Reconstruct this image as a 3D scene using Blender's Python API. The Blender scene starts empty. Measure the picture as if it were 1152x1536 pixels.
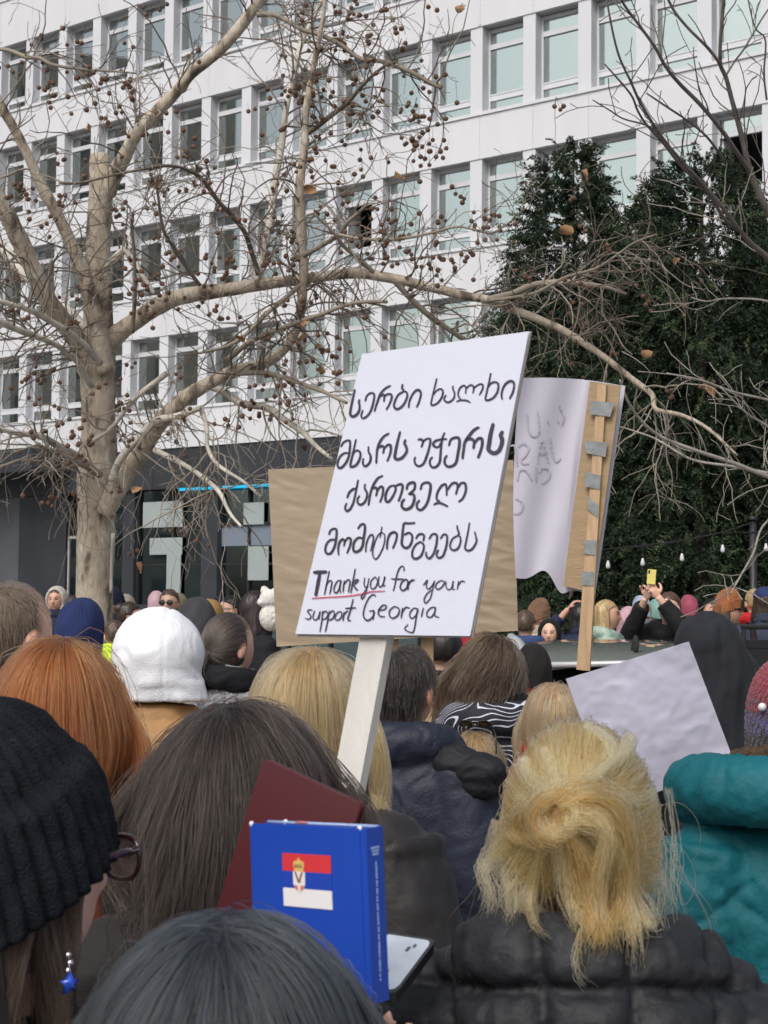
import bpy, math, random
import numpy as np
from mathutils import Matrix, Vector
S = bpy.context.scene
COL = S.collection
R = math.radians
# ------------------------------------------------------------------ camera
F = 2308.0
CAM = np.array([0.0, 0.0, 1.70])
CR = Matrix.Rotation(math.pi / 2 + R(3.335), 3, 'X') @ Matrix.Rotation(R(0.477), 3, 'Z')
RC = np.array(CR)
cd = bpy.data.cameras.new('camera'); cam = bpy.data.objects.new('camera', cd); COL.objects.link(cam)
cam.matrix_world = Matrix.Translation(CAM) @ CR.to_4x4()
cd.sensor_fit = 'VERTICAL'; cd.sensor_height = 24.0; cd.sensor_width = 18.0
cd.lens = F / 1536 * 24.0
cd.clip_start = 0.05; cd.clip_end = 600
cd.dof.use_dof = True; cd.dof.focus_distance = 4.2; cd.dof.aperture_fstop = 14
S.camera = cam
# ------------------------------------------------------------------ light: overcast sky, weak wide sun
W = bpy.data.worlds.new('World'); S.world = W; W.use_nodes = True
wn = W.node_tree.nodes; wl = W.node_tree.links; wn.clear()
sky = wn.new('ShaderNodeTexSky'); sky.sky_type = 'NISHITA'; sky.sun_disc = False
SUN_EL, SUN_AZ = R(48), R(205)
sky.sun_elevation = SUN_EL; sky.sun_rotation = SUN_AZ
sky.air_density = 1.0; sky.dust_density = 6.0; sky.ozone_density = 1.0; sky.altitude = 100
hs = wn.new('ShaderNodeHueSaturation'); hs.inputs['Saturation'].default_value = 0.62
bg = wn.new('ShaderNodeBackground'); bg.inputs['Strength'].default_value = 0.10
wo = wn.new('ShaderNodeOutputWorld')
wl.new(sky.outputs[0], hs.inputs['Color']); wl.new(hs.outputs[0], bg.inputs[0]); wl.new(bg.outputs[0], wo.inputs[0])
sd = bpy.data.lights.new('sun', 'SUN'); sd.energy = 0.8; sd.angle = R(28); sd.color = (1.0, 0.985, 0.965)
sun = bpy.data.objects.new('sun', sd); COL.objects.link(sun)
sun_dir = Vector((math.sin(SUN_AZ) * math.cos(SUN_EL), math.cos(SUN_AZ) * math.cos(SUN_EL), math.sin(SUN_EL)))
sun.rotation_euler = sun_dir.to_track_quat('Z', 'Y').to_euler()
S.view_settings.view_transform = 'Standard'; S.view_settings.look = 'None'
S.view_settings.exposure = 0.60; S.view_settings.gamma = 1.0
try: S.cycles.use_denoising = True
except Exception: pass
S.cycles.max_bounces = 10; S.cycles.transparent_max_bounces = 12
S.cycles.caustics_reflective = False; S.cycles.caustics_refractive = False

def P(px, py, d):
    """point seen at pixel (px,py) of the 1152x1536 photograph at forward distance d"""
    return CAM + d * (RC @ np.array([(px - 576) / F, -(py - 768) / F, -1.0]))

# ------------------------------------------------------------------ helpers
def noise3(p, seed=0):
    """vectorised gradient noise, p (n,3) -> (n,)"""
    rng = np.random.RandomState(seed); perm = rng.permutation(256)
    g = rng.normal(size=(256, 3)); g /= np.linalg.norm(g, axis=1)[:, None]
    i = np.floor(p).astype(int); f = p - i; u = f * f * f * (f * (f * 6 - 15) + 10)
    out = 0
    for dx in (0, 1):
        for dy in (0, 1):
            for dz in (0, 1):
                h = perm[(perm[(perm[(i[:, 0] + dx) & 255] + i[:, 1] + dy) & 255] + i[:, 2] + dz) & 255]
                d = f - np.array([dx, dy, dz])
                w = (u[:, 0] if dx else 1 - u[:, 0]) * (u[:, 1] if dy else 1 - u[:, 1]) * (u[:, 2] if dz else 1 - u[:, 2])
                out = out + w * (g[h] * d).sum(1)
    return out
def fbm(p, seed=0, oct=3):
    o = 0; a = 1.0
    for k in range(oct): o = o + a * noise3(p * 2 ** k, seed + k); a *= .5
    return o
def nrm(v): return v / (np.linalg.norm(v, axis=-1, keepdims=True) + 1e-12)

class MB:
    """collects numpy vertex / face blocks, builds ONE mesh object"""
    def __init__(s): s.v = []; s.f = []; s.m = []; s.n = 0
    def add(s, v, f, mi=0):
        v = np.asarray(v, float).reshape(-1, 3)
        f = [np.asarray(x) for x in (f if isinstance(f, list) else [f])]
        for x in f:
            if len(x): s.f.append(x + s.n); s.m.append(np.full(len(x), mi))
        s.v.append(v); s.n += len(v); return s
    def box(s, lo, hi, mi=0, mat=None):
        lo = np.minimum(lo, hi) if mat is None else np.array(lo, float); hi = np.array(hi, float)
        a = np.array([[x, y, z] for x in (0, 1) for y in (0, 1) for z in (0, 1)], float)
        v = lo + a * (np.maximum(hi, lo) - lo)
        if mat is not None: v = v @ mat[:3, :3].T + mat[:3, 3]
        return s.add(v, np.array([[0, 1, 3, 2], [4, 6, 7, 5], [0, 4, 5, 1], [2, 3, 7, 6], [0, 2, 6, 4], [1, 5, 7, 3]]), mi)
    def tube(s, pts, rad, n=8, mi=0, cap=True, flat=1.0):
        pts = np.asarray(pts, float); k = len(pts); rad = np.broadcast_to(np.asarray(rad, float), (k,))
        t = np.gradient(pts, axis=0); t = nrm(t)
        ref = np.array([0, 0, 1.0]) if abs(t[0][2]) < .9 else np.array([1.0, 0, 0])
        u = nrm(np.cross(t[0], ref)); rings = []
        for i in range(k):
            u = nrm(u - t[i] * (u @ t[i])); w = np.cross(t[i], u)
            a = np.arange(n) * 2 * math.pi / n
            rings.append(pts[i] + rad[i] * (np.cos(a)[:, None] * u + flat * np.sin(a)[:, None] * w))
        return s.rings(rings, mi, cap)
    def rings(s, rings, mi=0, cap=True, closed=True):
        rings = np.asarray(rings); k, n = rings.shape[:2]
        i = np.arange(k - 1)[:, None]; j = np.arange(n if closed else n - 1)[None]; j2 = (j + 1) % n
        q = np.stack([i * n + j, i * n + j2, (i + 1) * n + j2, (i + 1) * n + j], -1).reshape(-1, 4)
        fs = [q]; v = rings.reshape(-1, 3)
        if cap:
            v = np.concatenate([v, rings[0].mean(0)[None], rings[-1].mean(0)[None]])
            jj = np.arange(n); j3 = (jj + 1) % n
            fs.append(np.stack([np.full(n, k * n), j3, jj], -1)); b = (k - 1) * n
            fs.append(np.stack([np.full(n, k * n + 1), b + jj, b + j3], -1))
        return s.add(v, fs, mi)
    def ell(s, c, r, mi=0, nu=24, nv=14, mat=None):
        th = np.linspace(0.02, math.pi - .02, nv); ph = np.arange(nu) * 2 * math.pi / nu
        g = np.stack([np.sin(th)[:, None] * np.cos(ph), np.sin(th)[:, None] * np.sin(ph), np.cos(th)[:, None] * np.ones(nu)], -1) * np.array(r)
        if mat is not None: g = g @ np.array(mat).T
        return s.rings(g[::-1] + np.array(c), mi)
    def loft(s, secs, n=32, mi=0, e=2.0):
        """secs: (cx,cy,cz,rx,ry) horizontal super-ellipses stacked along z"""
        a = np.arange(n) * 2 * math.pi / n; ca, sa = np.cos(a), np.sin(a)
        x = np.sign(ca) * abs(ca) ** (2 / e); y = np.sign(sa) * abs(sa) ** (2 / e)
        return s.rings([np.stack([c[0] + c[3] * x, c[1] + c[4] * y, np.full(n, c[2])], -1) for c in secs], mi)
    def data(s):
        V = np.concatenate(s.v) if s.v else np.zeros((0, 3)); return V
    def mesh(s, name, mats, smooth=True):
        me = bpy.data.meshes.new(name); V = s.data()
        me.vertices.add(len(V)); me.vertices.foreach_set('co', V.astype(np.float32).ravel())
        tot = np.concatenate([np.full(len(f), f.shape[1]) for f in s.f]).astype(np.int32)
        idx = np.concatenate([f.ravel() for f in s.f]).astype(np.int32)
        st = np.concatenate([[0], np.cumsum(tot)[:-1]]).astype(np.int32)
        me.loops.add(len(idx)); me.loops.foreach_set('vertex_index', idx)
        me.polygons.add(len(tot)); me.polygons.foreach_set('loop_start', st); me.polygons.foreach_set('loop_total', tot)
        me.polygons.foreach_set('material_index', np.concatenate(s.m).astype(np.int32))
        me.polygons.foreach_set('use_smooth', np.full(len(tot), bool(smooth)))
        for m in (mats if isinstance(mats, (list, tuple)) else [mats]): me.materials.append(m)
        me.update(calc_edges=True); me.validate(); return me
    def build(s, name, mats, parent=None, smooth=True):
        return put(name, s.mesh(name, mats, smooth), parent)
def put(name, data, parent=None):
    o = bpy.data.objects.new(name, data); COL.objects.link(o)
    if parent is not None: o.parent = parent
    return o
def empty(name, loc=(0, 0, 0), rz=0):
    o = bpy.data.objects.new(name, None); COL.objects.link(o); o.location = loc; o.rotation_euler = (0, 0, rz); o.empty_display_size = .1
    return o
def tag(o, label=None, cat=None, group=None, kind=None):
    if label: o['label'] = label
    if cat: o['category'] = cat
    if group: o['group'] = group
    if kind: o['kind'] = kind
    return o
def copy_tree(o, parent=None):
    c = o.copy(); COL.objects.link(c)
    if parent is not None: c.parent = parent
    for ch in list(o.children): copy_tree(ch, c)
    return c
def remesh(mb, voxel=.01, smooth=4, fac=.5):
    """union of the closed blocks of an MB -> smooth quads (V,F,N)"""
    me = mb.mesh('tmp', []); ob = bpy.data.objects.new('tmp', me); COL.objects.link(ob)
    m = ob.modifiers.new('r', 'REMESH'); m.mode = 'VOXEL'; m.voxel_size = voxel
    if smooth: k = ob.modifiers.new('s', 'SMOOTH'); k.iterations = smooth; k.factor = fac
    dg = bpy.context.evaluated_depsgraph_get(); me2 = bpy.data.meshes.new_from_object(ob.evaluated_get(dg))
    n = len(me2.vertices); V = np.zeros(n * 3, np.float32); me2.vertices.foreach_get('co', V)
    N = np.zeros(n * 3, np.float32); me2.vertices.foreach_get('normal', N)
    L = np.zeros(len(me2.loops), np.int32); me2.loops.foreach_get('vertex_index', L)
    T = np.zeros(len(me2.polygons), np.int32); me2.polygons.foreach_get('loop_total', T)
    assert (T == 4).all()
    bpy.data.objects.remove(ob); bpy.data.meshes.remove(me); bpy.data.meshes.remove(me2)
    return V.reshape(-1, 3).astype(float), L.reshape(-1, 4), N.reshape(-1, 3).astype(float)
def catmull(pts, k=6):
    p = np.asarray(pts, float)
    if len(p) < 3: return np.array([p[0] + (p[-1] - p[0]) * t for t in np.linspace(0, 1, k + 1)])
    q = np.concatenate([[2 * p[0] - p[1]], p, [2 * p[-1] - p[-2]]]); out = []
    for i in range(1, len(q) - 2):
        t = np.linspace(0, 1, k, endpoint=False)[:, None]
        a, b, c, d = q[i - 1], q[i], q[i + 1], q[i + 2]
        out.append(.5 * (2 * b + (c - a) * t + (2 * a - 5 * b + 4 * c - d) * t ** 2 + (3 * b - a - 3 * c + d) * t ** 3))
    return np.concatenate(out + [p[-1:]])

# ------------------------------------------------------------------ materials
_mats = {}
def lin(h):
    """sRGB hex -> linear"""
    c = [int(h[i:i + 2], 16) / 255 for i in (0, 2, 4)]
    return tuple(x / 12.92 if x <= .04045 else ((x + .055) / 1.055) ** 2.4 for x in c)
def mat(name, col, rough=.7, var=.15, vs=6.0, bump=0.0, bs=80.0, metal=0.0, spec=.5, sheen=0.0, col2=None, kind=None, attr=None, emit=0, stretch=None, coat=0):
    if name in _mats: return _mats[name]
    if isinstance(col, str): col = lin(col)
    if isinstance(col2, str): col2 = lin(col2)
    m = bpy.data.materials.new(name); m.use_nodes = True; nt = m.node_tree; n = nt.nodes; l = nt.links
    b = n['Principled BSDF']; b.inputs['Roughness'].default_value = rough; b.inputs['Metallic'].default_value = metal
    b.inputs['Specular IOR Level'].default_value = spec; b.inputs['Sheen Weight'].default_value = sheen
    b.inputs['Coat Weight'].default_value = coat
    tc = n.new('ShaderNodeTexCoord'); mp = n.new('ShaderNodeMapping'); l.new(tc.outputs['Object'], mp.inputs['Vector'])
    if stretch: mp.inputs['Scale'].default_value = stretch
    c2 = col2 if col2 else tuple(min(1, x * (1 + var)) for x in col)
    c1 = col if col2 else tuple(x * (1 - var) for x in col)
    if attr:
        a = n.new('ShaderNodeAttribute'); a.attribute_name = attr; src = a.outputs['Color']
    else:
        nz = n.new('ShaderNodeTexNoise'); nz.inputs['Scale'].default_value = vs; nz.inputs['Detail'].default_value = 4
        cr = n.new('ShaderNodeValToRGB'); cr.color_ramp.elements[0].position = .3; cr.color_ramp.elements[1].position = .7
        cr.color_ramp.elements[0].color = (*c1, 1); cr.color_ramp.elements[1].color = (*c2, 1)
        l.new(mp.outputs[0], nz.inputs['Vector']); l.new(nz.outputs['Fac'], cr.inputs['Fac']); src = cr.outputs['Color']
    l.new(src, b.inputs['Base Color'])
    if emit: l.new(src, b.inputs['Emission Color']); b.inputs['Emission Strength'].default_value = emit
    if bump:
        nb = n.new('ShaderNodeTexNoise'); nb.inputs['Scale'].default_value = bs; nb.inputs['Detail'].default_value = 5
        bp = n.new('ShaderNodeBump'); bp.inputs['Strength'].default_value = bump; bp.inputs['Distance'].default_value = .01
        l.new(mp.outputs[0], nb.inputs['Vector']); l.new(nb.outputs['Fac'], bp.inputs['Height']); l.new(bp.outputs[0], b.inputs['Normal'])
    _mats[name] = m; return m
def glass_mat(name, tint, refl=1.0, rough=.02, base=0.0, gtint=(1, 1, 1)):
    if name in _mats: return _mats[name]
    m = bpy.data.materials.new(name); m.use_nodes = True; nt = m.node_tree; n = nt.nodes; l = nt.links; n.clear()
    o = n.new('ShaderNodeOutputMaterial'); mx = n.new('ShaderNodeMixShader'); t = n.new('ShaderNodeBsdfTransparent'); g = n.new('ShaderNodeBsdfGlossy')
    fr = n.new('ShaderNodeFresnel'); fr.inputs['IOR'].default_value = 1.5; mu = n.new('ShaderNodeMath'); mu.operation = 'MULTIPLY'; mu.inputs[1].default_value = 2.0 * refl
    t.inputs[0].default_value = (*tint, 1); g.inputs['Roughness'].default_value = rough; mu.use_clamp = True
    mu.operation = 'MULTIPLY_ADD'; mu.inputs[2].default_value = base; g.inputs[0].default_value = (*gtint, 1); l.new(fr.outputs[0], mu.inputs[0]); l.new(mu.outputs[0], mx.inputs[0]); l.new(t.outputs[0], mx.inputs[1]); l.new(g.outputs[0], mx.inputs[2]); l.new(mx.outputs[0], o.inputs[0])
    _mats[name] = m; return m
# ------------------------------------------------------------------ ground
MB().box((-150, -60, -.5), (150, 200, 0)).build('ground', mat('paving', (.23, .22, .21), .85, .2, 1.2, .3, 30), smooth=False)['kind'] = 'structure'
# ------------------------------------------------------------------ office building
TH = R(53.375)
bld = empty('office_building', (0, 42.295, 0), -(math.pi / 2 - TH))
tag(bld, 'long white panelled office block with rows of recessed windows over a dark ground floor', 'building')
m_white = mat('white_panel', (.625, .64, .67), .55, .05, .9, .05, 3, stretch=(1, 1, .22))
m_pil = mat('white_pilaster', (.61, .63, .665), .6, .03, .5)
m_soff = mat('soffit_grey', (.55, .55, .56), .7, .05, 1)
m_frame = mat('window_white', (.62, .64, .67), .4, .03, 2)
m_dark = mat('charcoal_cladding', (.030, .035, .043), .45, .2, .8, .1, 12)
m_grey = mat('grey_cladding', (.075, .083, .095), .5, .15, .8)
m_joint = mat('panel_joint', (.42, .43, .45), .8, .05)
m_room = mat('dim_room', (.20, .215, .205), .9, .4, .5)
m_black = mat('black_opening', (.012, .012, .013), .8, .3, 1)
WP = 1.649; S0 = -15.359; ZC = 1.70
LINT = [19.018 + ZC, 15.42 + ZC, 11.81 + ZC, 8.185 + ZC]; SILL = [16.70 + ZC, 13.07 + ZC, 9.49 + ZC, 5.91 + ZC]
N0, N1 = -4, 19
wall = MB(); jw = .012
def spandrel(z0, z1):
    for n in range(N0, N1):
        a = S0 + n * WP + .32
        wall.box((a + jw / 2, -.03, z0), (a + WP - jw / 2, .10, z1 - .09), 0)
    a, b = S0 + N0 * WP, S0 + N1 * WP + .4
    wall.box((a, -.022, z0 + .003), (b, .34, z1 - .1), 1)
    wall.box((a, -.075, z1 - .088), (b, .345, z1), 0)          # sill flashing
zb = [22.0] + SILL
spandrel(LINT[0], 22.4)
for r in range(3): spandrel(LINT[r + 1], SILL[r])
spandrel(6.36, SILL[3])
for r in range(4):
    for n in range(N0, N1 + 1):
        a = S0 + n * WP
        wall.box((a, .0, SILL[r] + .001), (a + .378, .42, LINT[r] - .001), 2)
wall.build('wall', [m_white, m_joint, m_pil], bld, smooth=False)
# backing of the rooms, one floor each
rm = MB(); a, b = S0 + N0 * WP, S0 + N1 * WP
rm.box((a, 3.6, 0), (b, 3.8, 22.4))
for r in range(4):
    rm.box((a, .42, LINT[r] + .02), (b, 3.6, LINT[r] + .3)); rm.box((a, .42, SILL[r] - .35), (b, 3.6, SILL[r] - .05))
rm.build('interior', m_room, bld, smooth=False)
# windows
WW, WH = WP - .378, 2.33
g_win = glass_mat('window_glass', (.94, .99, .965), .9, .02, .44, (.92, 1.0, .94))
m_blind = mat('mint_blind', (.82, .91, .85), .8, .05, .7)
m_blind2 = mat('cream_blind', (.72, .70, .58), .8, .06, .7)
m_blind3 = mat('grey_blind', (.40, .45, .43), .8, .25, .9)
def window_frame_mesh():
    f = MB(); y0, y1 = .325, .385
    f.box((0, y0 - .01, 0), (.055, y1 + .01, WH)); f.box((WW - .05, y0 - .01, 0), (WW, y1 + .01, WH))
    f.box((.055, y0, WH - .10), (WW - .05, y1, WH)); f.box((.055, y0, 0), (WW - .05, y1, .06))
    f.box((.055, y0 - .03, WH - .56), (WW - .05, y1, WH - .42))
    f.box((.055, y0 - .03, .36), (WW - .05, y1, .54))
    f.box((.055, y0 - .045, .50), (WW - .05, y0 - .03, .52))
    return f.mesh('window', m_frame, False)
def flat(x0, z0, x1, z1, y, mi=0, mb=None, t=.006):
    return (mb or MB()).box((x0, y, z0), (x1, y + t, z1), mi)
WM = window_frame_mesh()
def pane_mesh(main=True):
    p = MB(); flat(.055, WH - .42, WW - .05, WH - .10, .352, 0, p); flat(.055, .06, WW - .05, .36, .352, 0, p)
    if main: flat(.055, .54, WW - .05, WH - .56, .352, 0, p)
    return p.mesh('pane', g_win, False)
PM, PMO = pane_mesh(), pane_mesh(False)
def blind_mesh(top, mid, bot, x0=.16, drop=0.0):
    p = MB()
    if top: flat(x0, WH - .44, WW - .06, WH - .08, .45, 0, p)
    if mid: flat(x0, .50 + drop, WW - .06, WH - .52, .452, 0, p)
    if bot: flat(x0, .05, WW - .06, .40, .454, 0, p)
    return p
rng = random.Random(5)
bm_cache = {}
def blind(style, x0, drop, m):
    k = (style, round(x0, 2), round(drop, 1), m.name)
    if k not in bm_cache: bm_cache[k] = blind_mesh(style & 1, style & 2, style & 4, x0, drop).mesh('blind', m, False)
    return bm_cache[k]
m_lampg = mat('office_ceiling_lamp', (.9, .88, .8), .5, .0, emit=1.2)
for r, (na, nb) in enumerate(((-3, 12), (-3, 19), (-3, 19), (-3, 19))):
    for n in range(na, nb):
        x = S0 + n * WP + .378
        w = put('window', WM, bld); w.location = (x, 0, SILL[r])
        opened = (r, n) in ((1, 14), (2, 15), (2, 16), (2, 17), (2, 8), (3, 9))
        g = put('pane', PMO if (r, n) in ((2, 15), (2, 16), (2, 17), (2, 8)) else PM, w)
        right = n >= 5 + (2 if r == 3 else 0) - (1 if r == 1 else 0)
        if (r, n) in ((2, 15), (2, 16), (2, 17), (2, 8)):
            put('blind', blind(1, .1, 0, m_blind2), w)
            sh = MB(); sh.box((.07, .40, .56), (.12, 1.0, WH - .58)); sh.build('sash', m_frame, w, False)
        elif right:
            put('blind', blind(7, .17, 0, m_blind if rng.random() < .85 else m_blind2), w)
        elif n >= 3 and rng.random() < .7:
            put('blind', blind(rng.choice((2, 3, 6)), .16 + .25 * rng.random(), .3 * rng.random(), rng.choice((m_blind2, m_blind, m_blind3))), w)
        elif rng.random() < .85:
            put('blind', blind(rng.choice((2, 2, 3, 7)), .16 + .5 * rng.random(), .6 * rng.random(), rng.choice((m_blind3, m_blind3, m_blind3, m_blind))), w)
        if rng.random() < .35 and not right:
            lm = MB(); lm.box((.3, 1.2, WH - .2), (.75, 2.4, WH - .15)); lm.build('ceiling_lamp', m_lampg, w, False)
# one sash tilted inwards at the top (second row)
# ground floor: dark fascia, storefront, canopy, entrance
fa = MB(); a, b = S0 + N0 * WP, S0 + N1 * WP + .4
xs = np.arange(a, b, 2.6)
for x in xs: fa.box((x + .006, .02, 5.12), (x + 2.594, .12, 6.355))
fa.box((a, .06, 5.13), (b, .8, 6.34))
fa.build('fascia', [m_dark], bld, False)
m_cyan = mat('cyan_light_strip', lin('15a9d6'), .4, .05, 3, emit=.35)
MB().box((-7.8, -.03, 5.03), (2.5, .10, 5.11)).build('light_strip', m_cyan, bld, False)
g_store = glass_mat('storefront_glass', (.42, .56, .56), 1.2, .03, .14, (.75, .95, 1))
cl = MB()
for x0, x1 in ((-21, -15.35), (-15.33, -13.05), (-10.4, -9.9), (-7.0, -6.35)): cl.box((x0, .15, 0), (x1, .6, 5.12), 0 if x0 < -15.34 else 1)
cl.box((-13.05, .3, 1.0), (8, .5, 1.55), 1); cl.box((-6.35, .35, 3.33), (4, .48, 3.95), 2)
cl.build('cladding', [m_grey, m_dark, mat('blue_grey_band', (.17, .21, .26), .4, .1, 1)], bld, False)
sf = MB()
for x in np.arange(-13.0, 4, 1.55): sf.box((x, .28, .0), (x + .07, .45, 5.1))
for z in (2.75, 3.95): sf.box((-13.05, .27, z), (6, .44, z + .07))
sf.build('storefront_frame', m_black, bld, False)
MB().box((-13.05, .36, 0), (6, .37, 5.1)).build('storefront_glass', g_store, bld, False)
m_post = mat('poster_white', (.30, .35, .35), .6, .06, 2)
for x0, x1, z0, z1 in ((-9.62, -7.9, 3.95, 4.75), (-9.3, -7.9, 3.1, 3.62), (-8.55, -7.95, 1.9, 3.1), (-11.75, -11.4, 4.1, 4.95), (-11.8, -11.35, 3.2, 3.7), (-11.7, -11.45, 2.5, 2.95), (-5.2, -4.4, 2.3, 3.3), (-5.4, -4.6, 3.95, 4.6)): MB().box((x0, .255, z0), (x1, .275, z1)).build('poster', m_post, bld, False)
dr = MB(); dr.box((-13.0, .2, .1), (-12.93, .3, 3.75)); dr.box((-12.18, .2, .1), (-12.1, .3, 3.75)); dr.box((-12.93, .2, 3.66), (-12.18, .3, 3.75)); dr.box((-12.6, .22, .1), (-12.56, .28, 3.66))
door = dr.build('door', mat('door_frame', (.35, .34, .33), .4, .1), bld, False)
MB().box((-12.93, .24, .1), (-12.18, .25, 3.66)).build('pane', g_store, door, False)
cp = MB(); cp.box((-22, -1.6, 5.75), (-12.75, .0, 6.5), 0); cp.build('canopy', [m_dark], bld, False)
# ------------------------------------------------------------------ plane tree, traced limbs + grown twigs
def bark_mat():
    m = bpy.data.materials.new('plane_bark'); m.use_nodes = True; n = m.node_tree.nodes; l = m.node_tree.links; b = n['Principled BSDF']
    b.inputs['Roughness'].default_value = .85
    tc = n.new('ShaderNodeTexCoord'); mp = n.new('ShaderNodeMapping'); mp.inputs['Scale'].default_value = (1, 1, .38); l.new(tc.outputs['Object'], mp.inputs[0])
    nz = n.new('ShaderNodeTexNoise'); nz.inputs['Scale'].default_value = 6.5; nz.inputs['Detail'].default_value = 5; nz.inputs['Roughness'].default_value = .6; l.new(mp.outputs[0], nz.inputs[0])
    cr = n.new('ShaderNodeValToRGB'); e = cr.color_ramp.elements
    e[0].position = .34; e[0].color = (.105, .085, .068, 1); e[1].position = .72; e[1].color = (.66, .61, .53, 1)
    for p, c in ((.41, (.23, .185, .14, 1)), (.455, (.40, .335, .26, 1)), (.53, (.50, .43, .34, 1)), (.60, (.44, .40, .33, 1)), (.635, (.62, .56, .47, 1))):
        x = e.new(p); x.color = c
    n2 = n.new('ShaderNodeTexNoise'); n2.inputs['Scale'].default_value = 38; n2.inputs['Detail'].default_value = 4; l.new(mp.outputs[0], n2.inputs[0])
    mx = n.new('ShaderNodeMix'); mx.data_type = 'RGBA'; mx.blend_type = 'OVERLAY'; mx.inputs[0].default_value = .45
    l.new(nz.outputs['Fac'], cr.inputs[0]); l.new(cr.outputs[0], mx.inputs[6]); l.new(n2.outputs['Fac'], mx.inputs[7]); l.new(mx.outputs[2], b.inputs['Base Color'])
    bp = n.new('ShaderNodeBump'); bp.inputs['Strength'].default_value = .5; bp.inputs['Distance'].default_value = .012; l.new(n2.outputs['Fac'], bp.inputs['Height']); l.new(bp.outputs[0], b.inputs['Normal'])
    return m
m_bark = bark_mat()
m_pale = mat('pale_bark', (.52, .49, .43), .85, .35, 9, .4, 60, stretch=(1, 1, .4))
m_twig = mat('twig_brown', (.15, .122, .098), .85, .35, 3)
m_twig2 = mat('twig_pale', (.27, .235, .19), .85, .25, 3)
m_ball = mat('seed_ball_brown', (.155, .088, .056), .95, .45, 60, .8, 400)
m_leaf = mat('dry_leaf', (.30, .17, .085), .8, .3, 20)
D_T = 14.0; PXM = F / D_T
plane = empty('plane_tree', tuple(P(142, 902, D_T) * np.array([1, 1, 0])))
tag(plane, 'big bare plane tree with mottled bark, lopped top and hanging brown seed balls', 'tree')
org = np.array(plane.location)
rs = np.random.RandomState(11)
def trace(pts, d0=0.0, d1=0.0, k=7, D=D_T, o=org):
    p = catmull([(a, b, c) for a, b, c in pts], k); t = np.linspace(0, 1, len(p))
    w = np.array([P(x, y, D + d0 + (d1 - d0) * tt) for (x, y, _), tt in zip(p, t)]) - o
    return w, np.maximum(p[:, 2], 1.2) / 2 / (F / D)
limbs = []
def limb(name, pts, d0=0, d1=0, m=None, n=12):
    w, r = trace(pts, d0, d1)
    wob = np.stack([fbm(w * 2.2 + k * 9, k, 2) for k in range(3)], 1) * .022
    w = w + wob * np.linspace(0, 1, len(w))[:, None]; r = r * .92 * (1 + .16 * fbm(w * 6, 7, 2))
    mb = MB(); mb.tube(w, r, n); o = mb.build(name, m or m_bark, plane); limbs.append((w, r)); return o
tw, tr = trace([(140, 1230, 66), (140, 1120, 58), (141, 1000, 54), (142, 900, 53), (143, 800, 56), (145, 730, 57), (148, 680, 56), (148, 620, 52), (147, 560, 51), (147, 500, 46), (148, 440, 41), (147, 380, 37), (149, 320, 35), (151, 280, 36), (150, 245, 32), (149, 232, 26)])
mbt = MB(); a_ = np.arange(26) * 2 * math.pi / 26; rings = []
for p_, r_ in zip(tw, tr):
    dirs = np.stack([np.cos(a_), np.sin(a_), 0 * a_], 1); q = p_ + dirs * r_
    rings.append(p_ + dirs * (r_ * (1 + .16 * fbm(q * np.array([7, 7, 2.]), 3, 3)))[:, None])
mbt.rings(rings); mbt.build('trunk', m_bark, plane)
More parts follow.
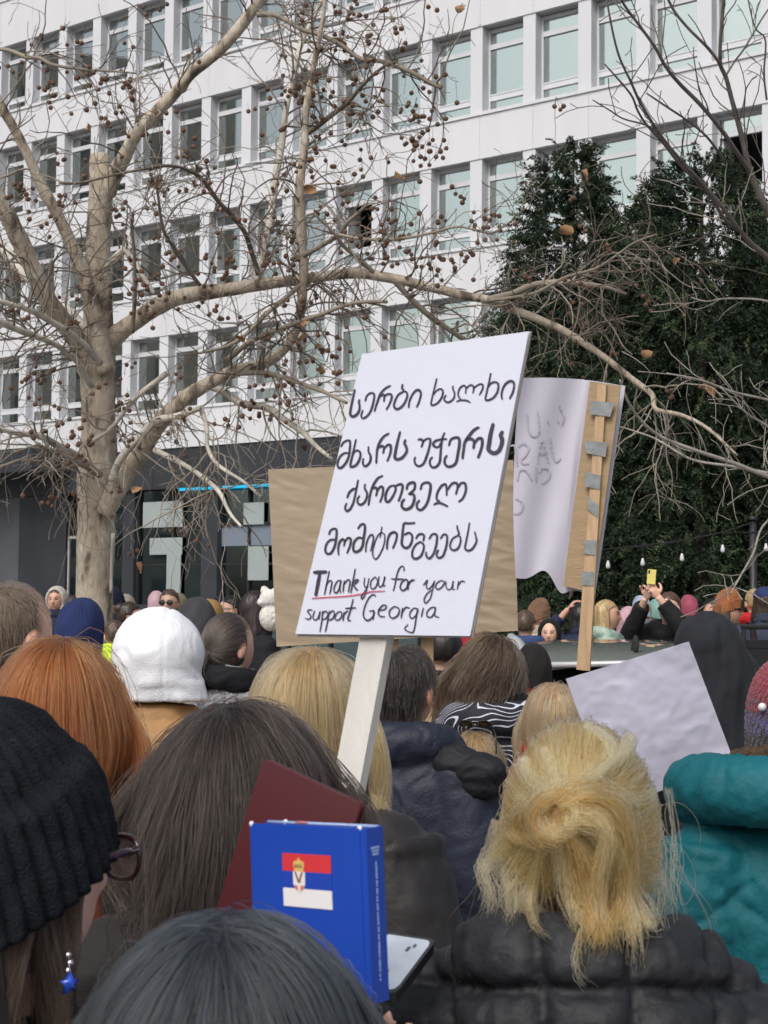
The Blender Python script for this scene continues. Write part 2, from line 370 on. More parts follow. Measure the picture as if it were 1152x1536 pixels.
L_ = [
 ('limb', [(160, 290, 30), (172, 262, 27), (188, 232, 23), (205, 200, 21), (235, 168, 20), (262, 140, 19), (290, 108, 18), (322, 82, 18), (350, 52, 18), (380, 15, 17), (408, -20, 17), (440, -70, 14)], 0, -.8, None),
 ('limb', [(150, 590, 42), (133, 545, 36), (112, 505, 33), (92, 480, 31), (72, 450, 30), (50, 405, 28), (28, 358, 27), (8, 318, 26), (-20, 265, 24), (-60, 190, 20)], 0, -1.2, None),
 ('limb', [(158, 560, 34), (148, 500, 30), (140, 460, 28), (126, 410, 22), (108, 368, 20), (90, 330, 19), (66, 285, 18), (45, 240, 16), (22, 195, 15), (5, 165, 15), (-20, 120, 13)], -.1, -.9, None),
 ('limb', [(130, 510, 30), (108, 478, 26), (82, 452, 24), (55, 425, 23), (28, 400, 22), (5, 375, 22), (-30, 340, 20), (-80, 290, 16)], .3, 1.4, m_pale),
 ('limb', [(158, 520, 36), (180, 498, 32), (205, 480, 29), (232, 462, 28), (262, 448, 27), (300, 440, 25), (345, 434, 22), (390, 427, 19), (440, 420, 18), (490, 414, 17), (540, 410, 17), (590, 418, 16), (640, 430, 15), (690, 442, 14), (735, 450, 13), (790, 472, 12), (850, 498, 11), (900, 532, 10), (945, 566, 9), (978, 592, 9), (985, 615, 7), (1026, 624, 6), (1060, 640, 5), (1106, 682, 3)], 0, -1.5, None),
 ('limb', [(158, 770, 30), (176, 732, 33), (193, 702, 32), (210, 678, 31), (228, 650, 28), (250, 622, 26), (280, 595, 24), (315, 574, 21), (350, 558, 20), (388, 548, 19), (418, 532, 17), (438, 508, 15), (448, 480, 14), (453, 440, 14), (455, 400, 15), (452, 350, 15), (450, 300, 15), (452, 260, 14), (456, 215, 12), (458, 170, 11), (466, 120, 9), (478, 70, 8), (486, 20, 6), (492, -30, 5)], -.2, -1.3, None),
 ('limb', [(384, 428, 15), (388, 405, 14), (398, 365, 13), (408, 310, 12), (414, 265, 12), (422, 215, 11), (428, 170, 11), (440, 110, 10), (452, 65, 9), (470, 25, 8), (492, -15, 7)], -.4, .3, m_pale),
 ('limb', [(386, 22, 9), (410, 22, 8), (432, 32, 8), (452, 44, 7), (480, 52, 7), (510, 66, 7), (540, 88, 7), (575, 92, 7), (610, 106, 7), (640, 122, 7), (662, 132, 8)], -.9, -1.3, m_twig2),
 ('branch', [(318, 580, 13), (340, 590, 12), (362, 605, 12), (400, 612, 11), (430, 632, 10), (455, 650, 9), (478, 672, 7), (500, 690, 5)], -.3, -.9, m_pale),
 ('branch', [(168, 720, 15), (180, 690, 12), (205, 660, 12), (235, 632, 12), (270, 622, 11), (300, 612, 8)], -.4, -.9, m_pale),
 ('branch', [(732, 450, 12), (770, 440, 11), (800, 428, 10), (840, 424, 9), (900, 428, 7), (940, 440, 4)], -1, -1.3, m_twig2),
 ('branch', [(728, 452, 6), (800, 440, 5), (850, 415, 5), (900, 400, 4), (950, 365, 3), (985, 352, 2.5)], -1, -2, m_twig2),
 ('branch', [(250, 560, 10), (200, 600, 8), (168, 640, 7), (130, 668, 7)], -.5, -.2, m_pale),
 ('branch', [(138, 580, 11), (118, 545, 10), (88, 520, 9), (55, 505, 10), (25, 495, 11), (-10, 480, 11), (-60, 470, 9)], -.3, -1.5, m_pale),
 ('branch', [(150, 545, 13), (128, 520, 11), (100, 497, 10), (68, 478, 10), (40, 464, 9), (0, 452, 8), (-50, 440, 6)], -.5, -1.6, m_pale),
 ('branch', [(160, 400, 12), (172, 388, 12), (186, 376, 12), (196, 384, 11), (208, 404, 10), (222, 424, 8), (232, 440, 6)], -.3, -.6, m_pale),
 ('branch', [(135, 700, 14), (110, 680, 12), (85, 668, 12), (60, 655, 11), (30, 650, 8), (-10, 640, 6)], -.2, -1.1, m_pale),
 ('branch', [(150, 712, 12), (120, 695, 10), (85, 680, 8), (58, 668, 7)], -.4, -1, m_twig2),
 ('branch', [(0, 700, 4), (40, 690, 5), (80, 705, 5), (130, 690, 5)], -1.2, -.3, m_twig2),
 ('branch', [(-5, 73, 6), (15, 76, 7), (40, 86, 7), (60, 88, 6), (80, 98, 5), (120, 104, 4), (160, 106, 3.5), (205, 110, 2.5)], -1, -1.2, m_twig2),
 ('branch', [(454, 205, 8), (475, 190, 8), (500, 170, 8), (520, 155, 7), (540, 132, 6), (560, 112, 5), (580, 95, 4)], -.8, -1.6, m_twig),
 ('branch', [(452, 385, 9), (480, 370, 8), (508, 352, 7), (520, 335, 6), (535, 322, 5), (550, 308, 4)], -.9, -1.4, m_twig2),
 ('branch', [(508, 352, 5), (540, 358, 5), (580, 360, 5), (620, 355, 4), (660, 345, 4), (690, 340, 3), (735, 350, 3), (770, 330, 2.5)], -1.2, -1.8, m_twig2),
 ('branch', [(388, 412, 10), (378, 380, 8), (368, 350, 8), (350, 325, 8), (330, 305, 7), (310, 278, 7), (296, 262, 6), (270, 250, 5), (240, 248, 5), (205, 255, 4), (150, 268, 4), (118, 276, 4), (90, 275, 3)], -.5, -1.8, m_twig),
 ('branch', [(198, 500, 7), (202, 450, 6), (202, 400, 5), (198, 350, 5), (200, 320, 4)], -1, -1.2, m_twig),
 ('branch', [(300, 428, 6), (285, 408, 6), (260, 372, 5), (245, 345, 5), (238, 300, 4), (232, 270, 3)], -.9, -1.4, m_twig),
 ('branch', [(560, 408, 8), (540, 390, 7), (515, 370, 6), (500, 350, 5), (470, 320, 4)], -.9, -1.2, m_twig2),
 ('branch', [(590, 420, 9), (620, 452, 9), (650, 478, 9), (690, 505, 8), (715, 520, 5)], -1, -.6, m_twig2),
 ('branch', [(470, 410, 8), (430, 445, 8), (400, 470, 7), (370, 500, 6), (340, 520, 5), (300, 530, 4)], -.8, -1.3, m_twig2),
 ('branch', [(340, 540, 10), (380, 510, 8), (430, 490, 8), (480, 472, 7), (530, 455, 6), (580, 452, 5)], -.7, -1.5, m_twig2),
 ('branch', [(360, 560, 9), (400, 560, 8), (450, 575, 7), (490, 590, 6), (520, 605, 5)], -.6, -1.3, m_twig2),
 ('branch', [(232, 675, 10), (262, 690, 9), (290, 705, 8), (312, 722, 8), (330, 740, 7), (345, 770, 5), (362, 790, 4)], -.6, -1.4, m_pale),
 ('branch', [(300, 610, 8), (310, 640, 7), (312, 672, 6), (330, 700, 6), (362, 720, 5), (390, 745, 4)], -.8, -1.3, m_pale),
 ('branch', [(170, 800, 7), (168, 850, 6), (167, 890, 5)], -.2, -.1, m_pale),
]
for nm, pts, d0, d1, m in L_: limb(nm, pts, d0, d1, m, 14 if pts[0][2] > 24 else 8)
# twigs
tips = []
def grow(mb, p, d, L, r, lvl, droop, mi):
    n = max(4, int(L / .07)); pts = [p]; v = nrm(d)
    bend = rs.normal(size=3) * .20
    for i in range(n):
        v = nrm(v + bend * .35 + rs.normal(size=3) * .17 + np.array([0, 0, -droop * .10])); bend = bend * .9 + rs.normal(size=3) * .05
        pts.append(pts[-1] + v * L / n)
    pts = np.array(pts); rad = np.linspace(r, max(r * .42, .0029), n + 1)
    mb.tube(pts, rad, 3 if lvl else 4, mi, cap=False)
    tips.append((pts[-1], lvl)); tips.append((pts[int(n * .7)], lvl))
    if lvl < 2:
        for _ in range(rs.randint(2, 5) if lvl == 0 else rs.randint(0, 3)):
            k = rs.randint(1, n); side = nrm(np.cross(v, rs.normal(size=3)))
            grow(mb, pts[k], nrm(pts[k] - pts[k - 1]) * .7 + side * .9, L * rs.uniform(.28, .6), rad[k] * .62, lvl + 1, droop, mi)
tw_mb = MB()
for (w, r) in limbs[:]:
    ln = np.linalg.norm(np.diff(w, axis=0), axis=1).sum(); thick = r.mean()
    for _ in range(int(ln * (14 if thick < .04 else 9))):
        k = rs.randint(int(len(w) * .12), len(w)); t = nrm(w[min(k + 1, len(w) - 1)] - w[k - 1])
        s = nrm(np.cross(t, rs.normal(size=3))); low = w[k][2] < 3.6
        if low and rs.rand() < .2: continue
        if w[k][2] < 2.2: continue
        up = .5 if not low else -.2
        grow(tw_mb, w[k], t * .5 + s + np.array([0, 0, up * rs.rand()]), rs.uniform(.3, 1.05), max(.0052, min(.0095, r[k] * .40)), 0, rs.uniform(-.5, 1.4) + (.5 if low else 0), 1 if low or rs.rand() < .35 else 0)
tw_mb.build('twigs', [m_twig, m_twig2], plane)['kind'] = 'stuff'
# seed balls: clusters hanging under the twigs
u_, v_ = 8, 6
def ball_mesh():
    b = MB(); b.ell((0, 0, 0), (1, 1, 1), 0, 10, 7); me = b.mesh('seed_ball', m_ball); return me
BM = ball_mesh(); balls = []; stalk = MB()
ti = rs.permutation(len(tips))
clus = [(60,128),(75,122),(145,125),(180,130),(195,140),(125,115),(15,115),(30,110),(90,165),(125,180),(165,195),(105,120),(250,180),(270,200),(300,235),(230,285),(440,140),(460,140),(455,120),(480,90),(520,70),(530,50),(420,190),(385,160),(500,150),(540,190),(640,140),(625,175),(630,215),(650,235),(655,180),(640,110),(610,120),(620,240),(505,310),(500,280),(560,330),(590,345),(570,350),(545,365),(630,330),(560,380),(590,390),(640,410),(690,400),(720,340),(730,310),(760,340),(690,290),(520,360),(430,380),(420,340),(340,390),(350,370),(250,380),(255,400),(215,440),(225,450),(200,420),(440,440),(440,460),(290,470),(310,480),(330,470),(300,450),(240,480),(215,460),(400,560),(420,570),(440,540),(480,530),(510,520),(400,590),(370,600),(430,600),(350,640),(90,560),(60,570),(80,600),(70,680),(105,690),(60,740),(70,745),(20,290),(40,300),(50,330),(75,290),(25,460),(95,300),(100,310),(75,345),(600,380),(660,440),(870,440),(860,470),(1000,590),(1060,590),(880,420),(845,340),(50,655),(180,620),(200,590),(150,580),(520,120),(555,150),(470,200),(510,200),(535,160),(560,60),(590,30),(530,15),(450,10),(60,135),(100,60),(160,125),(170,138),(205,128),(190,128),(455,138),(470,150),(450,150),(490,118),(515,90),(500,60),(545,60),(560,95),(540,30),(575,10),(505,25),(480,40),(600,60),(655,15),(560,140),(590,155),(600,180),(615,205),(625,200),(632,228),(648,205),(655,225),(660,200),(640,185),(520,175),(480,170),(535,215),(500,235),(470,235),(520,300),(490,310),(530,345),(575,325),(605,345),(580,385),(615,385),(640,370),(660,395),(700,385),(680,375),(645,350),(745,330),(700,330),(350,395),(375,385),(330,400),(410,345),(415,400),(325,380),(230,430),(245,455),(205,455),(470,555),(455,575),(500,560),(395,620),(345,640),(110,640),(60,640),(30,560),(95,640),(120,660),(45,600),(140,650)]
for cx_, cy_ in clus:
    dd = D_T - 1.0 + rs.normal() * .45; c = P(cx_ + rs.normal() * 6, cy_ + rs.normal() * 6, dd) - org
    for _ in range(rs.randint(2, 6)):
        q = c + rs.normal(size=3) * np.array([.055, .06, .055]); top = q + np.array([rs.normal() * .03, 0, .05 + .06 * rs.rand()])
        stalk.tube([top, q], .0016, 3, 0, False); balls.append((q, rs.uniform(.0175, .0235)))
for k in ti[:210]:
    p, lv = tips[k]
    if p[2] < 1.6: continue
    for _ in range(rs.randint(1, 4)):
        q = p + rs.normal(size=3) * .03 + np.array([0, 0, -.05 - .05 * rs.rand()])
        stalk.tube([p, q], .0016, 3, 0, False); balls.append((q, rs.uniform(.0165, .022)))
order = sorted(range(len(balls)), key=lambda i: -balls[i][1] + 0.004 * balls[i][0][1])
rest = MB(); sv = MB(); sv.ell((0, 0, 0), (1, 1, 1), 0, 10, 7); bv = sv.data(); bf = sv.f
for j, i in enumerate(order):
    q, r_ = balls[i]
    if j < 100:
        o = put('seed_ball', BM, plane); o.location = q; o.scale = (r_, r_, r_ * .95)
    else: rest.add(bv * r_ + q, bf)
ro = rest.build('seed_balls', m_ball, plane); ro['kind'] = 'stuff'
stalk.build('stalks', m_twig, plane)['kind'] = 'stuff'
lf = MB(); g = np.linspace(-1, 1, 7); X_, Y_ = np.meshgrid(g, g)
lv = np.stack([X_ * (1 - .35 * abs(Y_) ** 1.5) * (1 + .25 * np.sin(9 * Y_)), Y_, .35 * X_ * Y_ + .3 * X_ ** 2], -1).reshape(-1, 3)
ii = np.arange(36); ii = (ii // 6) * 7 + ii % 6
lf.add(lv, np.stack([ii, ii + 1, ii + 8, ii + 7], 1)); LM = lf.mesh('dry_leaf', m_leaf)
for (x, y, s_) in ((465, 285, 9), (232, 275, 9), (600, 262, 9), (690, 12, 8), (455, 488, 10), (452, 510, 9), (362, 505, 8), (483, 553, 8), (876, 262, 9), (850, 345, 10), (1015, 392, 7), (1066, 585, 10), (970, 530, 8), (205, 735, 7), (208, 852, 8), (580, 235, 7), (130, 190, 7)):
    o = put('dry_leaf', LM, plane); o.location = P(x, y, D_T - 1.2) - org; k = s_ / PXM; o.scale = (k * .7, k, k); o.rotation_euler = tuple(rs.uniform(0, 6, 3))
# ------------------------------------------------------------------ bare tree at the right edge
D_R = 9.0
rt = empty('bare_tree', tuple(P(1260, 902, D_R) * np.array([1, 1, 0]))); tag(rt, 'slender bare grey tree leaning in from the right, branches crossing above the dark conifers', 'tree')
orgR = np.array(rt.location); m_grey_bark = mat('grey_bark', (.115, .098, .09), .85, .3, 14, .4, 90); m_gb2 = mat('grey_bark_pale', (.27, .25, .22), .85, .3, 14)
rl = []
def rlimb(pts, d0=0, d1=0, m=None, nm='branch', n=7, so=1):
    w, r = trace(pts, d0, d1, 6, D_R, orgR); mb = MB(); mb.tube(w, r, n); mb.build(nm, m or m_grey_bark, rt)
    if so: rl.append((w, r))
rlimb([(1262, 1340, 46), (1258, 1100, 40), (1250, 900, 36), (1240, 700, 32), (1225, 540, 28), (1205, 450, 24)], 0, 0, None, 'trunk', 14, 0)
rlimb([(1205, 450, 20), (1185, 380, 16), (1165, 340, 13), (1151, 316, 11), (1136, 285, 10), (1125, 256, 9), (1115, 216, 8), (1108, 187, 8), (1098, 151, 7), (1089, 117, 6.5), (1081, 99, 6), (1080, 80, 5.5), (1081, 52, 5), (1084, 20, 5), (1087, -20, 4)], 0, -.5)
rlimb([(1082, 102, 5), (1076, 90, 5), (1060, 70, 4.5), (1032, 42, 4), (1011, 16, 4), (998, -10, 3.5)], -.4, -.6)
rlimb([(1089, 113, 3.5), (1102, 92, 3), (1115, 75, 3), (1130, 50, 3), (1141, 31, 2.5), (1155, 10, 2.5)], -.4, -.2)
rlimb([(1126, 258, 7), (1113, 240, 7), (1102, 224, 7), (1086, 200, 6.5), (1068, 177, 6), (1045, 151, 6), (1019, 125, 5.5), (998, 99, 5), (982, 70, 4.5), (956, 34, 4), (935, 5, 3.5), (925, -20, 3)], -.2, -.9)
rlimb([(1205, 452, 12), (1175, 415, 10), (1152, 387, 9), (1128, 366, 8), (1107, 342, 7), (1086, 314, 6.5), (1060, 282, 6), (1034, 254, 5.5), (1008, 225, 5), (987, 198, 5), (977, 182, 4.5), (959, 151, 4), (946, 122, 3.5), (930, 88, 3.2), (920, 52, 3), (910, 0, 2.5)], 0, -1)
rlimb([(1107, 345, 6), (1086, 327, 5), (1066, 295, 5), (1040, 267, 4.5), (1019, 246, 4), (993, 212, 4), (969, 186, 3.5), (956, 165, 3), (945, 140, 3), (907, 96, 2)], -.1, -1.1)
rlimb([(987, 198, 2.5), (967, 187, 2.5), (935, 178, 2.2), (914, 165, 2), (889, 150, 1.6)], -.8, -1)
rlimb([(1086, 240, 4), (1060, 205, 3.5), (1030, 180, 3), (1000, 160, 3), (970, 140, 2)], -.4, -1)
rlimb([(1150, 150, 3), (1146, 110, 3), (1148, 60, 2.6), (1132, 40, 2), (1120, -10, 2)], -.3, -.5)
rlimb([(1230, 730, 9), (1190, 722, 8), (1152, 715, 7), (1101, 695, 6.5), (1041, 675, 6), (991, 655, 5), (961, 630, 4.5), (941, 600, 4), (930, 570, 3)], 0, -.6, m_gb2)
rlimb([(1180, 715, 5), (1100, 700, 4.5), (1040, 690, 4), (1000, 668, 3.5), (976, 655, 3), (931, 640, 2.5)], -.1, .4, m_gb2)
rlimb([(1220, 620, 6), (1152, 600, 4), (1100, 588, 3.6), (1050, 570, 3), (1000, 560, 2.5)], 0, -.4, m_gb2)
rlimb([(1210, 480, 5), (1152, 452, 3.5), (1090, 448, 3), (1060, 452, 2.2), (1036, 446, 1.8)], 0, .4, m_gb2)
rlimb([(1230, 745, 5), (1151, 782, 3.5), (1130, 830, 3), (1112, 862, 2.8), (1096, 890, 2.4)], 0, -.8, m_gb2)
rlimb([(1230, 700, 5), (1152, 640, 3.5), (1120, 620, 3), (1080, 580, 2.2)], 0, -.3, m_gb2)
t2 = MB()
for (w, r) in rl:
    ln = np.linalg.norm(np.diff(w, axis=0), axis=1).sum()
    for _ in range(int(ln * 7)):
        k = rs.randint(2, len(w)); t = nrm(w[min(k + 1, len(w) - 1)] - w[k - 1]); s = nrm(np.cross(t, rs.normal(size=3)))
        grow(t2, w[k], t * .9 + s * .8 + np.array([0, 0, .3]), rs.uniform(.10, .5), max(.0028, min(.005, r[k] * .45)), 1, rs.uniform(-.5, .4), 1 if w[k][2] < 4 else 0)
t2.build('twigs', [m_grey_bark, m_gb2], rt)['kind'] = 'stuff'
# ------------------------------------------------------------------ conifers
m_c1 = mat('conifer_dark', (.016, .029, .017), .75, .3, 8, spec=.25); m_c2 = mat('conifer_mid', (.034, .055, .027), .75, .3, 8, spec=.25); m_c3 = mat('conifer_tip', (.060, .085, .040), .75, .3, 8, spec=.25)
m_ctr = mat('conifer_trunk', (.07, .05, .04), .9, .3, 10)
def conifer(px, apex, D, rad, seed, label, n=1500, lean=0, prof=.75):
    r_ = np.random.RandomState(seed); top = P(px, apex, D)[2]; base = P(px, 902, D); e = empty('conifer', (base[0], base[1], 0)); tag(e, label, 'tree', 'dark conifers in front of the office block')
    mb = MB(); mb.tube([(0, 0, 0), (0.02, 0, top * .5), (lean * .6, 0, top * .97)], [.16, .09, .012], 8); mb.build('trunk', m_ctr, e)
    cr = MB(); V = []; Fq = []; MI = []; nv = 0
    # one spray of leaflets along a drooping axis
    for i in range(n):
        h = .04 + .955 * (1 - r_.rand() ** .70)
        a = r_.uniform(0, 2 * math.pi); z = top * h
        rr = rad * min(1, ((1 - h) / .9 + .015)) ** prof * (1 + .30 * math.sin(3 * a + seed + 4 * h) + .25 * math.sin(17 * h + 5 * a))
        f = r_.uniform(.22, 1.0) ** .6; c = np.array([math.cos(a) * rr * f + lean * h, math.sin(a) * rr * f, z])
        L = r_.uniform(.3, .62) * (1 if h < .85 else .6); k = r_.randint(34, 46)
        out = np.array([math.cos(a), math.sin(a), 0]); ax = nrm(out * r_.uniform(.5, 1.0) + np.array([0, 0, r_.uniform(-.15, .55) + (.8 if h > .86 else 0)]) + r_.normal(size=3) * .22)
        side = nrm(np.cross(ax, r_.normal(size=3))); t = np.linspace(0, 1, k)
        pos = c + ax * (t * L)[:, None] + np.array([0, 0, -1.0]) * (t ** 2 * L * r_.uniform(.3, .8))[:, None]
        sg = np.where(np.arange(k) % 2 == 0, 1, -1)[:, None]
        ld = nrm(ax * .75 + side * sg + r_.normal(size=(k, 3)) * .35 + np.array([0, 0, -.25])); wd = nrm(np.cross(ld, r_.normal(size=(k, 3)))) * .0105
        ll = (.055 + .05 * r_.rand(k))[:, None] * (1.15 - .6 * t)[:, None]
        q = np.stack([pos, pos + ld * ll * .5 + wd, pos + ld * ll, pos + ld * ll * .5 - wd], 1)
        V.append(q.reshape(-1, 3)); Fq.append(np.arange(4 * k).reshape(k, 4) + nv); nv += 4 * k
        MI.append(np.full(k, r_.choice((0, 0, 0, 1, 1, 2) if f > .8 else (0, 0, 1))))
    V = np.concatenate(V); Fq = np.concatenate(Fq); MI = np.concatenate(MI)
    for m_ in (0, 1, 2): pass
    cr.v.append(V); cr.f.append(Fq); cr.m.append(MI); cr.n += len(V)
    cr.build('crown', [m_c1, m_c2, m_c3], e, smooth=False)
conifer(862, 205, 24.0, 1.5, 1, 'tall dark conifer behind the tree branches, its pointed top beside the third-floor windows', 7500, -.05, .46)
conifer(1052, 222, 23.0, 2.4, 2, 'tall dark conifer near the right side in front of the open office windows', 9500, .05, .46)
conifer(962, 300, 25.5, 2.1, 3, 'shorter dark conifer filling the gap between the two tall conifers', 6500, 0, .45)
conifer(1175, 300, 24.5, 2.2, 4, 'dark conifer cut off by the right edge of the photograph', 5000, 0, .45)
conifer(782, 440, 25.0, .95, 5, 'low dark conifer half hidden behind the white Georgian placard', 2200, 0, .5)
# ------------------------------------------------------------------ people: shared builders (1.70 m tall, facing +Y)
HZ = 1.582
def skin_mat():
    m = bpy.data.materials.new('skin'); m.use_nodes = True; n = m.node_tree.nodes; l = m.node_tree.links; b = n['Principled BSDF']
    a = n.new('ShaderNodeAttribute'); a.attribute_name = 'tone'; oi = n.new('ShaderNodeObjectInfo')
    mx = n.new('ShaderNodeMix'); mx.data_type = 'RGBA'; mx.blend_type = 'MULTIPLY'; mx.inputs[0].default_value = 1
    l.new(a.outputs['Color'], mx.inputs[6]); l.new(oi.outputs['Color'], mx.inputs[7]); l.new(mx.outputs[2], b.inputs['Base Color'])
    b.inputs['Roughness'].default_value = .5; b.inputs['Subsurface Weight'].default_value = .12; b.inputs['Subsurface Radius'].default_value = (.01, .004, .002)
    nb = n.new('ShaderNodeTexNoise'); nb.inputs['Scale'].default_value = 160; bp = n.new('ShaderNodeBump'); bp.inputs['Strength'].default_value = .12; bp.inputs['Distance'].default_value = .004
    l.new(nb.outputs['Fac'], bp.inputs['Height']); l.new(bp.outputs[0], b.inputs['Normal'])
    return m
m_skin = skin_mat()
def cloth(name, col, rough=.85, var=.12, vs=9, bump=.35, bs=500, sheen=.0, col2=None, spec=.3):
    return mat(name, col, rough, var, vs, bump, bs, spec=spec, sheen=sheen, col2=col2)
def g2(x, s): return np.exp(-(x / s) ** 2)
def add_head(mb):
    nu, nv = 56, 44
    th = np.linspace(.01, math.pi - .01, nv)[:, None]; ph = (np.arange(nu) * 2 * math.pi / nu)[None]
    d = np.stack([np.sin(th) * np.cos(ph), np.sin(th) * np.sin(ph), np.cos(th) * np.ones_like(ph)], -1)
    x, y, z = d[..., 0] * .076, d[..., 1] * .098, d[..., 2] * .118
    t = np.clip((-d[..., 2] - .15) / .85, 0, 1); front = d[..., 1] > 0
    x = x * (1 - .34 * t ** 1.3); y = np.where(front, y * (1 - .1 * t), y * (1 - .62 * t)) + .02 * t
    f = np.clip(d[..., 1], 0, 1) ** .5
    y = y - f * .008 * (g2(x - .031, .016) + g2(x + .031, .016)) * g2(z - .012, .013)
    y = y + f * .004 * g2(z - .034, .01) * g2(x, .05)
    y = y + f * (.023 * g2(x, .012) * g2(z + .024, .015) + .013 * g2(x, .010) * g2(z - .004, .022))
    y = y + f * (.005 * g2(x, .024) * g2(z + .056, .011) - .004 * g2(x, .025) * g2(z + .0565, .0025) - .004 * g2(x, .03) * g2(z + .075, .008) + .006 * g2(x, .02) * g2(z + .098, .014))
    mb.rings(np.stack([x, y, z + HZ], -1)[::-1])
    for s in (-1, 1):
        a = R(18); M_ = np.array([[1, 0, 0], [0, math.cos(a), math.sin(a)], [0, -math.sin(a), math.cos(a)]])
        mb.ell((s * .079, -.012, HZ - .012), (.010, .019, .033), 0, 14, 10, M_)
def add_hand(mb, wr, el, palm=None, spread=.4, curl=.35, up=None):
    """five-fingered hand continuing the forearm el->wr"""
    f = nrm(np.array(wr) - np.array(el)); n = nrm(np.cross(f, up if up is not None else (0, 1, 0))); b = np.cross(n, f)
    wr = np.array(wr, float); c = wr + f * .045
    M_ = np.stack([n, f, b], 1); mb.ell(c, (.041, .052, .016), 0, 14, 10, M_)
    for i, (o, L) in enumerate(((-.030, .066), (-.011, .078), (.010, .074), (.029, .058))):
        p0 = wr + f * .075 + n * o; d0 = nrm(f + n * o * spread * 8); pts = [p0 - f * .02]
        for s in range(4):
            a = curl * (s) * .9; pts.append(pts[-1] + (d0 * math.cos(a) + b * math.sin(a)) * (L + .02) / 4)
        mb.tube(pts, [.0095, .0092, .0088, .0080, .0068], 8)
    p0 = wr + f * .02 - n * .034; pts = [p0, p0 + nrm(f * .6 - n * .8) * .03, p0 + nrm(f * .8 - n * .62 + b * .3) * .056, p0 + nrm(f * .9 - n * .45 + b * .5) * .076]
    mb.tube(pts, [.013, .0118, .0105, .0085], 8)
DOWN = {s: [(s * .175, -.01, 1.375), (s * .235, -.02, 1.10), (s * .235, .07, .86)] for s in (-1, 1)}
def body_mesh(name, arms=DOWN, hands=True, vox=.0065, handkw={}):
    mb = MB(); add_head(mb)
    mb.tube([(0, -.02, 1.34), (0, -.012, 1.44), (0, .0, 1.52)], [.065, .054, .054], 16)
    mb.loft([(0, 0, .80, .13, .09), (0, 0, .88, .165, .115), (0, 0, .98, .155, .105), (0, 0, 1.08, .13, .09), (0, 0, 1.22, .155, .105), (0, -.005, 1.30, .165, .09), (0, -.01, 1.36, .12, .075), (0, -.012, 1.42, .07, .06)], 28)
    for s in (-1, 1):
        mb.tube([(s * .085, 0, .92), (s * .09, .0, .70), (s * .095, .01, .47), (s * .095, -.015, .33), (s * .095, -.02, .08)], [.085, .078, .052, .052, .036], 14)
        mb.ell((s * .095, .05, .04), (.042, .12, .038), 0, 14, 10)
        a = arms[s]; sh, el, wr = [np.array(v, float) for v in a]
        mb.tube(catmull([sh, el * .9 + sh * .1 + 0, el, wr * .5 + el * .5, wr], 3), np.interp(np.linspace(0, 1, 13), [0, .3, .5, .62, 1], [.044, .042, .037, .038, .026]), 12)
        mb.ell(sh - np.array([s * .02, 0, .012]), (.05, .05, .05), 0, 14, 10)
        if hands: add_hand(mb, wr, el, **handkw.get(s, {}))
    V, Fq, N = remesh(mb, vox, 3)
    T = np.tile(np.array([.70, .45, .34]), (len(V), 1)); x, y, z = V[:, 0], V[:, 1], V[:, 2] - HZ
    hd = (V[:, 2] > 1.42) & (abs(x) < .1)
    def mix(w, c):
        T[:] = T * (1 - w[:, None]) + np.array(c) * w[:, None]
    fr = hd & (y > .055)
    mix(.25 * fbm(V * 40, 4, 2).clip(0, 1), (.58, .30, .22))
    mix(np.where(fr, .9 * g2(x, .024) * g2(z + .0565, .008), 0), (.50, .17, .15))
    mix(np.where(fr, .35 * (g2(abs(x) - .045, .02) * g2(z + .02, .02) + g2(x, .012) * g2(z + .028, .012)), 0), (.62, .28, .22))
    e = np.where(fr, (np.exp(-((abs(x) - .031) / .0135) ** 4 - ((z - .012) / .0062) ** 4)), 0); mix((e * 1.6).clip(0, .95), (.045, .028, .02))
    mix(np.where(fr, (.95 * g2(abs(x) - .033, .02) * g2(z - .031, .0055)), 0).clip(0, .8), (.06, .038, .025))
    mix(np.where(hd & (abs(x) > .073) & (abs(y + .01) < .03), .35, 0), (.62, .25, .19))
    m = MB().add(V, Fq); me = m.mesh(name, m_skin); at = me.color_attributes.new('tone', 'FLOAT_COLOR', 'POINT')
    at.data.foreach_set('color', np.concatenate([T, np.ones((len(T), 1))], 1).astype(np.float32).ravel()); return me
BODY = body_mesh('body', handkw={1: dict(up=(1, 0, 0)), -1: dict(up=(1, 0, 0))})
def shell(mb, vox, sm, disp=None, seed=0):
    V, Fq, N = remesh(mb, vox, sm)
    if disp is not None: V = V + N * disp(V, N)[:, None]
    return MB().add(V, Fq)
def wrinkle(amp=.006, sc=(9, 9, 14), seed=0, ridge=True):
    sc = np.array(sc)
    def d(V, N):
        n = fbm(V * sc + 3 * fbm(V * 4, seed + 9, 2)[:, None], seed, 3); r = 1 - 2 * np.abs(n) if ridge else n
        return amp * (r - .4)
    return d
def puff(step=.085, amp=.011, off=0, seed=0, vstep=None, wr=.004, axis=2):
    def d(V, N):
        z = V[:, axis] + off + .006 * fbm(V * 7, seed, 2); h = np.abs(np.sin(math.pi * z / step)) ** .45
        if vstep:
            x = V[:, 0] + .5 * vstep + .004 * fbm(V * 9, seed + 5, 2); h = np.minimum(h, np.abs(np.sin(math.pi * x / vstep)) ** .45 + .0)
        pk = np.abs(fbm(V * np.array([34, 34, 12.]), seed + 2, 2)) * (1.15 - h)
        return amp * h - .010 * pk + wr * fbm(V * 13, seed + 3, 3)
    return d
